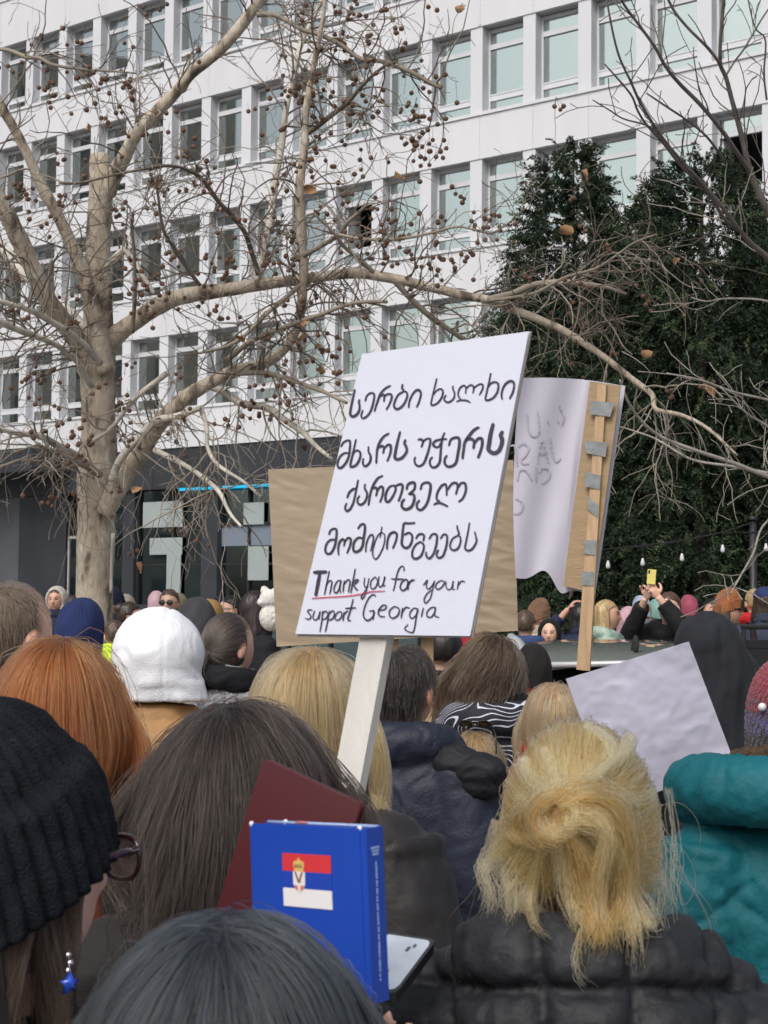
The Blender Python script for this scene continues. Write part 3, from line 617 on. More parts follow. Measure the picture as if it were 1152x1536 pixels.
def jacket_mb(arms=DOWN, fat=.0, wide=1.0, hem=.72, collar='stand', sleeve=True, csz=1.0, cz=0.0, ct=None):
    mb = MB(); f = fat
    mb.loft([(0, 0, hem, .19 * wide + f, .13 + f), (0, 0, .95, .185 * wide + f, .13 + f), (0, 0, 1.12, .18 * wide + f, .125 + f), (0, -.005, 1.24, .19 * wide + f, .128 + f), (0, -.01, 1.33, .188 * wide + f, .118 + f), (0, -.012, 1.385, .15 * wide + f, .10 + f), (0, -.012, 1.425, .10 + f * .8, .085 + f * .7), (0, -.008, 1.46, .078 + f * .5, .078 + f * .5)], 36)
    if sleeve:
        for s in (-1, 1):
            sh, el, wr = [np.array(v, float) for v in arms[s]]; sh = sh * np.array([.95 * wide, 1, 1])
            wr = el + (wr - el) * .93
            mb.tube(catmull([sh, el, wr], 6), np.interp(np.linspace(0, 1, 13), [0, .25, .55, 1], [.078 + f, .070 + f, .06 + f, .047 + f * .6]), 16)
            mb.ell(sh + np.array([-s * .012, 0, -.02]), (.074 + f * .8, .07 + f * .8, .066 + f * .6), 0, 18, 12)
    a = np.linspace(0, 2 * math.pi, 25)
    if collar == 'stand':
        for zz, r_ in ((1.455, .082), (1.49, .08)): mb.tube(np.stack([np.cos(a) * (r_ + f * .4), np.sin(a) * (r_ + f * .4) - .006, zz + .012 * np.sin(a) * -1], 1), .018 + f * .3, 10)
    if collar == 'roll':
        mb.tube(np.stack([np.cos(a) * .125 * csz, np.sin(a) * .105 * csz - .02, 1.425 + cz - .03 * np.sin(a) + .012 * np.cos(2 * a)], 1), ct or .048 * csz + f * .4, 14)
    if collar == 'scarf':
        for zz, r_, m_ in ((1.44, .098, .034), (1.475, .088, .032), (1.50, .083, .026)): mb.tube(np.stack([np.cos(a) * r_, np.sin(a) * r_ - .008, zz + .012 * np.sin(a + zz * 40)], 1), m_, 10)
    return mb
def jacket(kind, arms=DOWN, fat=.012, wide=1.0, seed=0, vox=.011, collar='stand', **kw):
    mb = jacket_mb(arms, fat, wide, collar=collar)
    d = wrinkle(.007, seed=seed) if kind == 'coat' else puff(seed=seed, **kw)
    return shell(mb, vox, 5, d)
def trousers_mesh():
    mb = MB(); mb.loft([(0, 0, .80, .175, .125), (0, 0, .90, .18, .13), (0, 0, 1.0, .165, .118)], 28)
    for s in (-1, 1): mb.tube([(s * .085, 0, .88), (s * .09, 0, .70), (s * .098, .01, .45), (s * .098, -.01, .09)], [.10, .092, .072, .062], 16)
    return shell(mb, .014, 4, wrinkle(.005, (8, 8, 16), 3)).mesh('trousers', m_jeans)
m_jeans = cloth('dark_denim', (.03, .035, .05)); m_shoe = mat('shoe_black', (.02, .02, .02), .5, .2)
TRO = trousers_mesh()
def shoes_mesh():
    mb = MB()
    for s in (-1, 1): mb.ell((s * .095, .05, .045), (.05, .135, .047), 0, 16, 10)
    return shell(mb, .012, 2).mesh('shoes', m_shoe)
SHO = shoes_mesh()
# ---- far hair and hats (shared shapes)
def streak(amp, seed, sc=(60, 60, 5)):
    def d(V, N): return amp * fbm(V * np.array(sc), seed, 2)
    return d
def cap_shape(mb, rx=.088, ry=.104, rz=.114, c=(0, -.014, HZ + .018), n=40): mb.ell(c, (rx, ry, rz), 0, n, 26)
def hair_mesh(style, seed=0, vox=.008, amp=.006):
    mb = MB(); cap_shape(mb)
    if style in ('bob', 'long', 'mid'):
        zl = {'bob': 1.44, 'mid': 1.38, 'long': 1.18}[style]
        mb.loft([(0, -.03 - (.07 if zl < 1.3 else .01), zl, .10, .045), (0, -.035 - (.04 if zl < 1.3 else 0), (zl + 1.5) / 2, .11, .065), (0, -.03, 1.52, .10, .078), (0, -.02, 1.62, .086, .09)], 30)
    if style == 'pony':
        mb.ell((0, -.115, HZ), (.03, .035, .03)); mb.tube([(0, -.12, HZ), (.0, -.155, HZ - .06), (0, -.13, HZ - .2)], [.03, .034, .014], 12)
    if style == 'bun': mb.ell((0, -.10, HZ + .07), (.045, .045, .042))
    V, Fq, N = remesh(mb, vox, 3)
    x, y, z = V[:, 0].copy(), V[:, 1].copy(), V[:, 2] - HZ
    lim = .012 if style in ('bob', 'long', 'mid') else -.012
    low = np.clip((.072 - z) / .03, 0, 1); V[:, 1] = np.where(y > lim, lim + (y - lim) * (1 - low), y)
    if style in ('short', 'pony', 'bun'):      # clear ears and nape
        nap = np.clip((-.035 - z) / .02, 0, 1); V[:, 2] = np.where(z < -.035, HZ - .035 + (z + .035) * .25, V[:, 2])
        ear = (abs(x) > .05) & (y > -.06) & (z < .02); V[:, 0] = np.where(ear, x * .72, V[:, 0])
    V = V + N * streak(amp, seed)(V, N)[:, None]
    return MB().add(V, Fq).mesh('hair', m_hairfar)
def hairfar_mat():
    m = bpy.data.materials.new('hair_far'); m.use_nodes = True; n = m.node_tree.nodes; l = m.node_tree.links; b = n['Principled BSDF']
    oi = n.new('ShaderNodeObjectInfo'); tc = n.new('ShaderNodeTexCoord'); mp = n.new('ShaderNodeMapping'); mp.inputs['Scale'].default_value = (90, 90, 7)
    nz = n.new('ShaderNodeTexNoise'); nz.inputs['Scale'].default_value = 1; nz.inputs['Detail'].default_value = 3; l.new(tc.outputs['Object'], mp.inputs[0]); l.new(mp.outputs[0], nz.inputs[0])
    mr = n.new('ShaderNodeMapRange'); mr.inputs[1].default_value = .3; mr.inputs[2].default_value = .7; mr.inputs[3].default_value = .45; mr.inputs[4].default_value = 1.5; l.new(nz.outputs['Fac'], mr.inputs[0])
    mx = n.new('ShaderNodeMix'); mx.data_type = 'RGBA'; mx.blend_type = 'MULTIPLY'; mx.inputs[0].default_value = 1; l.new(oi.outputs['Color'], mx.inputs[6]); l.new(mr.outputs[0], mx.inputs[7]); l.new(mx.outputs[2], b.inputs['Base Color'])
    b.inputs['Roughness'].default_value = .45; bp = n.new('ShaderNodeBump'); bp.inputs['Strength'].default_value = .5; bp.inputs['Distance'].default_value = .004; l.new(nz.outputs['Fac'], bp.inputs['Height']); l.new(bp.outputs[0], b.inputs['Normal'])
    return m
m_hairfar = hairfar_mat()
HAIR = {s: hair_mesh(s, i) for i, s in enumerate(('short', 'bob', 'mid', 'long', 'pony', 'bun'))}
m_objcol = None
def objcol_mat(name, rough=.85, bump=.5, bs=350, sheen=.02, var=.25):
    m = bpy.data.materials.new(name); m.use_nodes = True; n = m.node_tree.nodes; l = m.node_tree.links; b = n['Principled BSDF']
    oi = n.new('ShaderNodeObjectInfo'); nz = n.new('ShaderNodeTexNoise'); nz.inputs['Scale'].default_value = 11; nz.inputs['Detail'].default_value = 5
    tc = n.new('ShaderNodeTexCoord'); l.new(tc.outputs['Object'], nz.inputs[0])
    mr = n.new('ShaderNodeMapRange'); mr.inputs[1].default_value = .3; mr.inputs[2].default_value = .7; mr.inputs[3].default_value = 1 - var; mr.inputs[4].default_value = 1 + var; l.new(nz.outputs['Fac'], mr.inputs[0])
    mx = n.new('ShaderNodeMix'); mx.data_type = 'RGBA'; mx.blend_type = 'MULTIPLY'; mx.inputs[0].default_value = 1; l.new(oi.outputs['Color'], mx.inputs[6]); l.new(mr.outputs[0], mx.inputs[7]); l.new(mx.outputs[2], b.inputs['Base Color'])
    b.inputs['Roughness'].default_value = rough; b.inputs['Sheen Weight'].default_value = sheen; b.inputs['Specular IOR Level'].default_value = .3
    n2 = n.new('ShaderNodeTexNoise'); n2.inputs['Scale'].default_value = bs; n2.inputs['Detail'].default_value = 3; l.new(tc.outputs['Object'], n2.inputs[0])
    bp = n.new('ShaderNodeBump'); bp.inputs['Strength'].default_value = bump; bp.inputs['Distance'].default_value = .004; l.new(n2.outputs['Fac'], bp.inputs['Height']); l.new(bp.outputs[0], b.inputs['Normal'])
    return m
m_wool = objcol_mat('wool'); m_fab = objcol_mat('fabric', .8, .45, 240, .02, .14); m_shiny = objcol_mat('puffer_shell', .5, .15, 200, .0, .12)
def beanie_mesh(name='beanie', ribs=42, amp=.0035, cuff=True, h=1.0, vox=.006):
    nu, nv = 168, 44; th = np.linspace(0, 1, nv)[:, None]; ph = (np.arange(nu) * 2 * math.pi / nu)[None]
    ang = th * (math.pi / 2 + .35); rr = np.sin(np.minimum(ang, math.pi / 2)) ** .85; zz = np.where(ang < math.pi / 2, np.cos(ang) * .135 * h, -(ang - math.pi / 2) * .16)
    o = .006 * (th > .72) if cuff else 0
    rib = amp * np.sin(ph * ribs / 1) * np.clip(th * 3, .0, 1) + .002 * np.sin(ph * 5 + th * 9)
    x = (.086 * rr + o + rib) * np.cos(ph); y = (.104 * rr + o + rib) * np.sin(ph)
    z = zz + HZ + .045 + .30 * ((.104 * rr) * np.sin(ph)) + .012 * (-np.sin(ph)) * 0
    mb = MB(); mb.rings(np.stack([x, y - .010, z + 0 * ph], -1), cap=True); return mb.mesh(name, m_wool)
BEAN = beanie_mesh(); BEAN_P = beanie_mesh(ribs=28, amp=.0005, cuff=False, h=.84)
def hood_mesh(name='hood', seed=0, vox=.009, w=1.0, drop=1.40, amp=.007):
    mb = MB(); mb.ell((0, -.02, HZ + .012), (.108 * w, .122, .130), 0, 40, 26)
    mb.loft([(0, -.03, drop, .12 * w, .10), (0, -.03, drop + .05, .112 * w, .105), (0, -.025, 1.52, .105 * w, .115), (0, -.02, 1.58, .104 * w, .115)], 36)
    V, Fq, N = remesh(mb, vox, 4)
    x, y, z = V[:, 0], V[:, 1], V[:, 2] - HZ
    # face opening: push the front inwards inside an oval
    o = np.clip(1.25 - np.sqrt((x / .066) ** 2 + ((z + .01) / .098) ** 2), 0, 1) * (y > 0); V[:, 1] = y - np.minimum(o * 3, 1) * np.maximum(y - .018, 0)
    V = V + N * (wrinkle(amp, (7, 7, 9), seed)(V, N) + .0035 * fbm(V * np.array([26, 26, 9.]), seed + 1, 2) * np.clip((HZ - .02 - V[:, 2]) / .08, 0, 1) - .0035 * np.exp(-((V[:, 0] - .03) / .0035) ** 2))[:, None]
    return MB().add(V, Fq).mesh(name, m_fab)
HOOD = hood_mesh()
def flatcap_mesh():
    mb = MB(); mb.ell((0, -.008, HZ + .055), (.09, .106, .075), 0, 32, 16); mb.ell((0, .105, HZ + .045), (.062, .055, .010), 0, 24, 10)
    return shell(mb, .006, 2).mesh('cap', m_fab)
CAPM = flatcap_mesh()
def glasses_mesh(dark=True):
    mb = MB()
    for s in (-1, 1):
        a = np.linspace(0, 2 * math.pi, 17)
        mb.tube(np.stack([s * .033 + .027 * np.cos(a), .106 + 0 * a - .006 * abs(np.cos(a)), HZ + .010 + .021 * np.sin(a)], 1), .0028, 6, 0, False)
        mb.ell((s * .033, .104, HZ + .010), (.026, .003, .020), 1, 14, 8)
        mb.tube([(s * .060, .10, HZ + .018), (s * .079, .05, HZ + .016), (s * .083, -.02, HZ + .012)], .0028, 6, 0)
    mb.tube([(-.009, .108, HZ + .013), (.009, .108, HZ + .013)], .0028, 6, 0)
    return mb.mesh('sunglasses', [mat('frame_black', (.012, .011, .012), .3, .1), mat('dark_lens', (.02, .018, .02), .12, .1)])
GLS = glasses_mesh()
JK = {'coat': jacket('coat', seed=1).mesh('jacket', m_fab), 'puffer': jacket('puffer', fat=.02, seed=2, amp=.012).mesh('jacket', m_shiny), 'scarf': jacket('coat', seed=4, collar='scarf').mesh('jacket', m_fab), 'roll': jacket('coat', seed=6, collar='roll', fat=.015).mesh('jacket', m_fab)}
SKINS = [(1, 1, 1), (.92, .86, .82), (1.06, 1.03, 1.02), (.85, .78, .74)]
prs = random.Random(3)
def person(label, px, top, d, yaw=0.0, body=None, jk='coat', jc=(.02, .02, .025), group='crowd of demonstrators', tilt=(0, 0), hat=.0, skin=None, floor=0.0, legs=True):
    """standing person whose head top is seen at pixel (px, top) from distance d; yaw 0 = back to the camera"""
    p = P(px, top, d); h = p[2] - hat - .012 - floor
    k = h / 1.70
    o = put('person', body or BODY, None); o.location = (p[0], p[1], floor); o.rotation_euler = (R(tilt[0]), R(tilt[1]), R(yaw)); o.scale = (k, k, k)
    if tilt != (0, 0):
        o.rotation_euler = (R(tilt[0]), R(tilt[1]), R(yaw)); t = Vector((0, 0, 1.6 * k)); t.rotate(o.rotation_euler); o.location = (p[0] - t.x, p[1] - t.y, 0)
    sk = skin or prs.choice(SKINS); o.color = (*sk, 1)
    tag(o, label, 'person', group)
    if isinstance(jk, str): j = put('jacket', JK[jk], o); j.color = (*jc, 1)
    elif jk is not None: j = put('jacket', jk, o); j.color = (*jc, 1)
    if legs:
        t = put('trousers', TRO, o); put('shoes', SHO, o)
    return o
def wear(o, name, me, col=(1, 1, 1), m=None, loc=None, rot=None, sc=None):
    c = put(name, me, o); c.color = (*col, 1)
    if m: c.material_slots[0].link = 'OBJECT'; c.material_slots[0].material = m
    if loc: c.location = loc
    if rot: c.rotation_euler = tuple(R(a) for a in rot)
    if sc: c.scale = sc if isinstance(sc, tuple) else (sc,) * 3
    return c
# ------------------------------------------------------------------ strand hair for the people close to the camera
def hairmat(name, cols, rough=.32):
    m = bpy.data.materials.new(name); m.use_nodes = True; n = m.node_tree.nodes; l = m.node_tree.links; n.clear()
    o = n.new('ShaderNodeOutputMaterial'); h = n.new('ShaderNodeBsdfHairPrincipled'); h.model = 'CHIANG'; h.parametrization = 'COLOR'
    hi = n.new('ShaderNodeHairInfo'); cr = n.new('ShaderNodeValToRGB'); e = cr.color_ramp.elements
    for i, c in enumerate(cols):
        x = e[i] if i < 2 else e.new(1); x.position = i / (len(cols) - 1)
    es = sorted(e, key=lambda q: q.position)
    for x, c in zip(es, cols): x.color = (*(lin(c) if isinstance(c, str) else c), 1)
    l.new(hi.outputs['Random'], cr.inputs[0]); l.new(cr.outputs[0], h.inputs['Color'])
    h.inputs['Roughness'].default_value = rough; h.inputs['IOR'].default_value = 1.45; h.inputs['Radial Roughness'].default_value = .4; l.new(h.outputs[0], o.inputs[0]); return m
def strand_obj(name, groups, r0, r1, m, parent):
    groups = [g for g in groups if len(g)]
    sizes = np.concatenate([np.full(len(g), g.shape[1]) for g in groups]).astype(int)
    hc = bpy.data.hair_curves.new(name); hc.add_curves([int(x) for x in sizes])
    pos = np.concatenate([g.reshape(-1, 3) for g in groups]).astype(np.float32)
    hc.points.foreach_set('position', pos.ravel())
    rad = np.concatenate([np.tile(r0 + (r1 - r0) * np.linspace(0, 1, g.shape[1]) ** 1.6, len(g)) for g in groups]).astype(np.float32)
    at = hc.attributes.get('radius') or hc.attributes.new('radius', 'FLOAT', 'POINT'); at.data.foreach_set('value', rad)
    hc.materials.append(m); return put(name, hc, parent)
HC = np.array([0, -.014, HZ + .012])
def roots(n, rg, front=.30, back=-.55, side=-.25, zmax=2):
    out = []
    while sum(map(len, out)) < n:
        d = nrm(rg.normal(size=(n * 2, 3))); t = (d[:, 1] + 1) / 2
        zmin = np.where(d[:, 1] < -.2, back, np.where(d[:, 1] < .35, side, front + .25 * np.clip(d[:, 1] - .35, 0, 1)))
        out.append(d[(d[:, 2] > zmin) & (d[:, 2] < zmax)])
    return np.concatenate(out)[:n]
def clumped(p, rg, K, c0=.0, c1=.7, pw=1.3):
    if K <= 0: return p
    g = rg.choice(len(p), min(K, len(p)), replace=False); r = p[:, 0]
    idx = np.array([g[np.argmin(((r[g] - a) ** 2).sum(1))] for a in r]); t = np.linspace(0, 1, p.shape[1]) ** pw
    w = (c0 + (c1 - c0) * t)[None, :, None] * rg.uniform(.6, 1, (len(p), 1, 1)); gp = p[idx]
    off = (p[:, :1] - gp[:, :1]) * .25
    return p * (1 - w) + (gp + off) * w
def fall(n, seed, rad=(.086, .103, .112), c=HC, part=('line', 0.0), length=(.3, .45), thick=.12, K=60, clump=.6, wave=(.0, 8), frizz=.003, flow=.9, cols=(), m=26, reg={}, inertia=.75, drift=(0, 0, 0), face=True, sideflare=.0, xw=.085, inx=.7):
    """loose hair: follows the skull away from the parting, then hangs over the shoulders"""
    rg = np.random.RandomState(seed); rad = np.array(rad); d = roots(n, rg, **reg); p = c + rad * d
    L = rg.uniform(length[0], length[1], n); ds = (L / (m - 1))[:, None]
    if part[0] == 'line':
        x0 = part[1]; yy = np.clip(p[:, 1] - c[1], -.030, .10); a0 = np.stack([p[:, 0] - c[0] - x0, p[:, 1] - c[1] - yy, 0 * yy], 1)
        away = nrm(a0 + rg.normal(size=a0.shape) * np.array([.006, .003, 0])) + np.array([0, -.3, 0]); near = np.exp(-np.linalg.norm(a0, axis=1) / .05)
    else:
        w = c + rad * nrm(np.array(part[1])); away = nrm(p - w + 1e-4); near = np.exp(-np.linalg.norm(p - w, axis=1) / .06)
    lay = thick * rg.uniform(.15, 1.0, n)[:, None] * (.45 + .55 * np.clip(d[:, 2:3] * .6 + .4, 0, 1))
    G = np.array([0, 0, -1.0]) + np.array(drift); v = nrm(away * (.35 + flow * near)[:, None] + G * .4); out = [p.copy()]
    fr = d[:, 1] > .2
    for s in range(1, m):
        v = nrm(inertia * v + (1 - inertia) * (G + np.where(face, 1, 0) * (np.where((p[:, 1] > .02), 1, 0)[:, None] * np.array([0, -.9, 0]) + np.where(fr & (p[:, 1] > -.02), .5, 0)[:, None] * np.stack([np.sign(p[:, 0]), 0 * p[:, 0], 0 * p[:, 0]], 1)) + sideflare * np.stack([np.sign(p[:, 0] - c[0]), 0 * p[:, 0], 0 * p[:, 0]], 1) + np.where(p[:, 2] < c[2] - .03, -inx * np.clip((np.abs(p[:, 0]) - xw) / .03, 0, 1), 0)[:, None] * np.stack([np.sign(p[:, 0]), 0 * p[:, 0], 0 * p[:, 0]], 1)))
        t = min(1, s / 5)
        q = (p - c) / rad; nn = nrm(q / rad); ins = (np.linalg.norm(q, axis=1)[:, None] < 1 + lay + .06); dn = (v * nn).sum(1, keepdims=True)
        v = np.where(ins & (dn < 0), v - nn * dn, v); v = nrm(v); p = p + v * ds
        q = (p - c) / rad; ql = np.linalg.norm(q, axis=1, keepdims=True); lim = 1 + lay * t
        p = np.where(ql < lim, c + rad * q / ql * lim, p)
        for cc, rr in cols:
            q = (p - np.array(cc)) / np.array(rr); ql = np.linalg.norm(q, axis=1, keepdims=True); lm = 1 + lay * .5
            yb = cc[1] - rr[1] * lm[:, 0] * np.sqrt(np.clip(1 - (q[:, 0] / lm[:, 0]) ** 2 - (q[:, 2] / lm[:, 0]) ** 2, 0, 1))
            ins = ql[:, 0] < lm[:, 0]; bk_ = ins & (d[:, 1] < .45); p[bk_, 1] = p[bk_, 1] * .6 + yb[bk_] * .4
            ot = ins & ~bk_; p[ot] = (np.array(cc) + np.array(rr) * q / ql * lm)[ot]
        out.append(p.copy())
    P_ = clumped(np.stack(out, 1), rg, K, 0, clump)
    if wave[0] or frizz:
        t = np.linspace(0, 1, m)[None, :]; gk = (fbm(P_[:, 0] * 14, seed, 1) * 12)[:, None] + rg.normal(size=(n, 1)) * .5
        a = wave[0] * t ** .8 * np.sin(2 * math.pi * wave[1] * t * L[:, None] * 3 + gk); b = wave[0] * t ** .8 * np.cos(2 * math.pi * wave[1] * t * L[:, None] * 2.7 + gk * 1.3)
        P_[:, :, 0] += a; P_[:, :, 1] += b * .6
        f = np.cumsum(rg.normal(size=P_.shape) * frizz * .35, axis=1) * t[..., None]; P_ = P_ + f
    return P_
SHO_C = [((0, -.01, 1.34), (.20, .12, .11)), ((0, -.005, 1.10), (.20, .14, .34))]
def under(name, col, parent, parts, vox=.008, rough=.5, amp=.004, seed=0):
    """opaque hair mass below the strands"""
    V, Fq, N = remesh(parts, vox, 4); V = V + N * streak(amp, seed)(V, N)[:, None]
    lowf = (V[:, 2] < HZ + .07) & (V[:, 1] > .015) & (V[:, 2] > 1.42); V[lowf, 1] = .015 + (V[lowf, 1] - .015) * .2
    o = MB().add(V, Fq).build(name, m_hairfar, parent); o.color = (*(lin(col) if isinstance(col, str) else col), 1); return o
def skull(s=.985, extra=None, c=HC, rad=(.086, .103, .112)):
    mb = MB(); mb.ell(c, tuple(np.array(rad) * s), 0, 40, 24)
    return mb
NEAR = 'demonstrators close to the camera'
# --- blonde woman with the messy bun
mj = cloth('black_puffer', (.016, .0175, .021), .62, .2, 7, .5, 38, .0, spec=.35)
def puffer_blonde():
    mb = jacket_mb(DOWN, .022, 1.02, collar='none'); a = np.linspace(0, 2 * math.pi, 49)
    mb.tube(np.stack([np.cos(a) * .118, np.sin(a) * .098 - .03, 1.425 - .022 * np.sin(a) + .006 * np.cos(3 * a)], 1), .052, 18)
    mb.tube(np.stack([np.cos(a) * .145, np.sin(a) * .11 - .045, 1.365 - .028 * np.sin(a)], 1), .042, 16)
    V, Fq, N = remesh(mb, .006, 4)
    x, y, z = V.T; n1 = fbm(V * 8, 4, 2) * .008
    xs = x + n1 * 1.4 + .04 * (z - 1.3); w = .098
    sx = np.abs((xs + w * .5) / w - np.round((xs + w * .5) / w)) * w          # distance to vertical seam
    ang = np.arctan2(y + .03, x)
    zz = z + n1 + .025 * np.sin(ang) ; sz = np.min([np.abs(zz - q) for q in (1.425 - .012, 1.345, 1.225, 1.10, .98)], axis=0)
    s = np.minimum(sx, sz); seam = np.exp(-(s / .0075) ** 2); pk = np.abs(fbm(V * 55, 6, 2)) * np.exp(-s / .02)
    d = -.0095 * seam - .014 * pk + .0050 * np.clip(s / .03, 0, 1) + .0075 * (1 - 2 * np.abs(fbm(V * np.array([15, 15, 11.]), 8, 3)))
    V = V + N * d[:, None]
    return MB().add(V, Fq).mesh('jacket', mj)
bl = person('woman seen from behind with messy blonde bun and black quilted puffer jacket', 868, 1066, 1.70, -3, jk=puffer_blonde(), group=NEAR, hat=.012, skin=(1, .93, .9))
cb = HC; rb = np.array([.090, .106, .116])
h0 = under('hair', (.27, .16, .065), bl, skull(1.0, rad=rb * .985), seed=4, amp=.002)
rg = np.random.RandomState(42)
def LP(px, py, dy=0.0, lift=1.06):
    """local point of the blonde woman seen at a pixel, on the camera side of her hair"""
    k = bl.scale[0]; dep = 1.58
    for _ in range(3): y_ = LP1(px, py, dep, dy, lift); dep = 1.70 + y_[1] * k
    return y_
def LP1(px, py, dep, dy, lift):
    k = bl.scale[0]; q = (P(px, py, dep) - np.array(bl.location)) / k; x = q[0]; z = q[2]
    s_ = 1 - ((x - cb[0]) / (rb[0] * lift)) ** 2 - ((z - cb[2]) / (rb[2] * lift)) ** 2
    y = cb[1] - rb[1] * lift * math.sqrt(max(s_, .12)); w_ = min(1, max(0, (1.545 - z) / .07)); return np.array([x, y * (1 - w_) + min(y, -.175) * w_ - dy, z])
tie = nrm(np.array([-.12, -.97, .06])); TP = cb + rb * tie * 1.05
d0 = roots(10000, rg, front=.15, back=-.75, side=-.62); om = np.arccos(np.clip(d0 @ tie, -1, 1)); t = np.linspace(0, 1, 20)
so = np.sin(om)[:, None, None] + 1e-6
sl = (np.sin((1 - t)[None, :, None] * om[:, None, None]) * d0[:, None, :] + np.sin(t[None, :, None] * om[:, None, None]) * tie) / so
lay = (.015 + .085 * rg.rand(len(d0)) ** 1.5)[:, None, None] * (np.sin(math.pi * t)[None, :, None] * .8 + .3 * t[None, :, None] ** .5)
A = cb + rb * sl * (1 + lay); A[:, :, 2] -= (.026 * np.sin(math.pi * t))[None] * rg.uniform(.2, 1.0, (len(d0), 1)) * (np.abs(d0[:, :1]) + .2)
lockn = fbm(d0 * 7, 12, 2)
A += (fbm(d0 * 9, 5, 1))[:, None, None] * .022 * np.sin(math.pi * t)[None, :, None] * np.array([.9, -.25, .7])
A = clumped(A, rg, 150, .05, .62, 1.0); A += np.cumsum(rg.normal(size=A.shape) * .0006, axis=1)
A += (rg.normal(size=(len(A), 1, 3)) * np.array([.014, .006, .014])) * (t ** 2)[None, :, None]
def lock(pts, n, w, seed, tip=.25, m=26, lay=.006, fr=.0008, ends=.25):
    """a lock of strands along pixel points (px, py, dy)"""
    r_ = np.random.RandomState(seed); c = catmull([LP(*p) for p in pts], 8); s_ = np.linspace(0, 1, len(c)); tt = np.linspace(0, 1, m); c = np.stack([np.interp(tt, s_, c[:, k]) for k in range(3)], 1)
    tg = nrm(np.gradient(c, axis=0)); yv = np.array([0, -1.0, 0]); sd = nrm(np.cross(tg, yv)); wd = w * (tip + (1 - tip) * np.sin(math.pi * np.clip(tt * .9 + .12, 0, 1)) ** .7)
    u = r_.normal(size=(n, 1, 1)) * .5; h = r_.normal(size=(n, 1, 1)) * lay; tw = r_.uniform(-1, 1, (n, 1, 1)) * 1.2
    p = c[None] + sd[None] * (u * np.cos(tw * tt[None, :, None]) * wd[None, :, None]) + yv * (h + .5 * w * (1 - np.minimum(u ** 2 * 2, 1)) * np.ones((1, m, 1)))
    e = (tt ** 3)[None, :, None] * r_.normal(size=(n, 1, 3)) * ends * w * 1.6
    cut = np.interp(tt[None, :] * r_.uniform(.72, 1.0, (n, 1)), tt, np.arange(m)); i0 = np.floor(cut).astype(int); i1 = np.minimum(i0 + 1, m - 1); f_ = (cut - i0)[..., None]
    p = p + e; ar = np.arange(n)[:, None]; p = p[ar, i0] * (1 - f_) + p[ar, i1] * f_
    return p + np.cumsum(r_.normal(size=p.shape) * fr, axis=1)
LK = [lock(*a) for a in (
 ([(868, 1192, .012), (836, 1196, .026), (812, 1218, .03), (818, 1246, .028), (850, 1258, .028), (878, 1244, .024)], 150, .014, 1),
 ([(842, 1200, .02), (868, 1208, .034), (872, 1232, .04), (850, 1248, .04), (832, 1234, .036), (844, 1216, .036)], 130, .011, 2),
 ([(850, 1214, .026), (890, 1196, .03), (928, 1212, .026), (944, 1256, .02), (944, 1306, .018), (936, 1352, .014), (930, 1400, .012)], 210, .018, 3),
 ([(855, 1232, .034), (900, 1236, .034), (930, 1276, .03), (940, 1332, .026), (956, 1384, .022), (962, 1424, .02)], 190, .016, 4),
 ([(862, 1244, .03), (890, 1292, .03), (906, 1340, .026), (910, 1386, .022), (900, 1420, .02)], 190, .017, 5),
 ([(832, 1216, .026), (796, 1224, .022), (770, 1256, .014), (744, 1282, .008), (722, 1312, .004)], 80, .010, 6),
 ([(834, 1210, .026), (806, 1210, .024), (784, 1226, .022), (778, 1246, .02), (802, 1262, .022), (832, 1262, .024)], 80, .010, 7),
 ([(838, 1244, .026), (814, 1290, .022), (802, 1340, .02), (810, 1382, .024), (836, 1406, .03)], 34, .004, 8, .3, 26, .002, .0006, .15),
 ([(874, 1248, .026), (920, 1302, .022), (958, 1350, .018), (980, 1380, .018), (988, 1374, .018)], 110, .012, 9),
 ([(868, 1258, .034), (882, 1314, .034), (892, 1366, .03), (890, 1408, .026)], 160, .015, 10),
 ([(880, 1222, .03), (918, 1248, .03), (940, 1296, .026), (938, 1346, .022), (922, 1384, .02), (926, 1410, .018)], 190, .016, 11),
 ([(880, 1390, .026), (874, 1430, .03), (882, 1460, .034), (898, 1478, .036)], 16, .003, 12, .3, 26, .002, .0006, .1),
 ([(870, 1216, .03), (904, 1222, .034), (918, 1258, .038), (906, 1306, .038), (902, 1352, .034), (914, 1394, .028)], 170, .016, 13),
 ([(846, 1192, .016), (880, 1178, .016), (916, 1192, .014), (936, 1226, .012), (944, 1262, .01)], 110, .012, 14),
 ([(846, 1256, .026), (856, 1300, .026), (864, 1346, .026), (876, 1390, .024)], 120, .012, 15))]
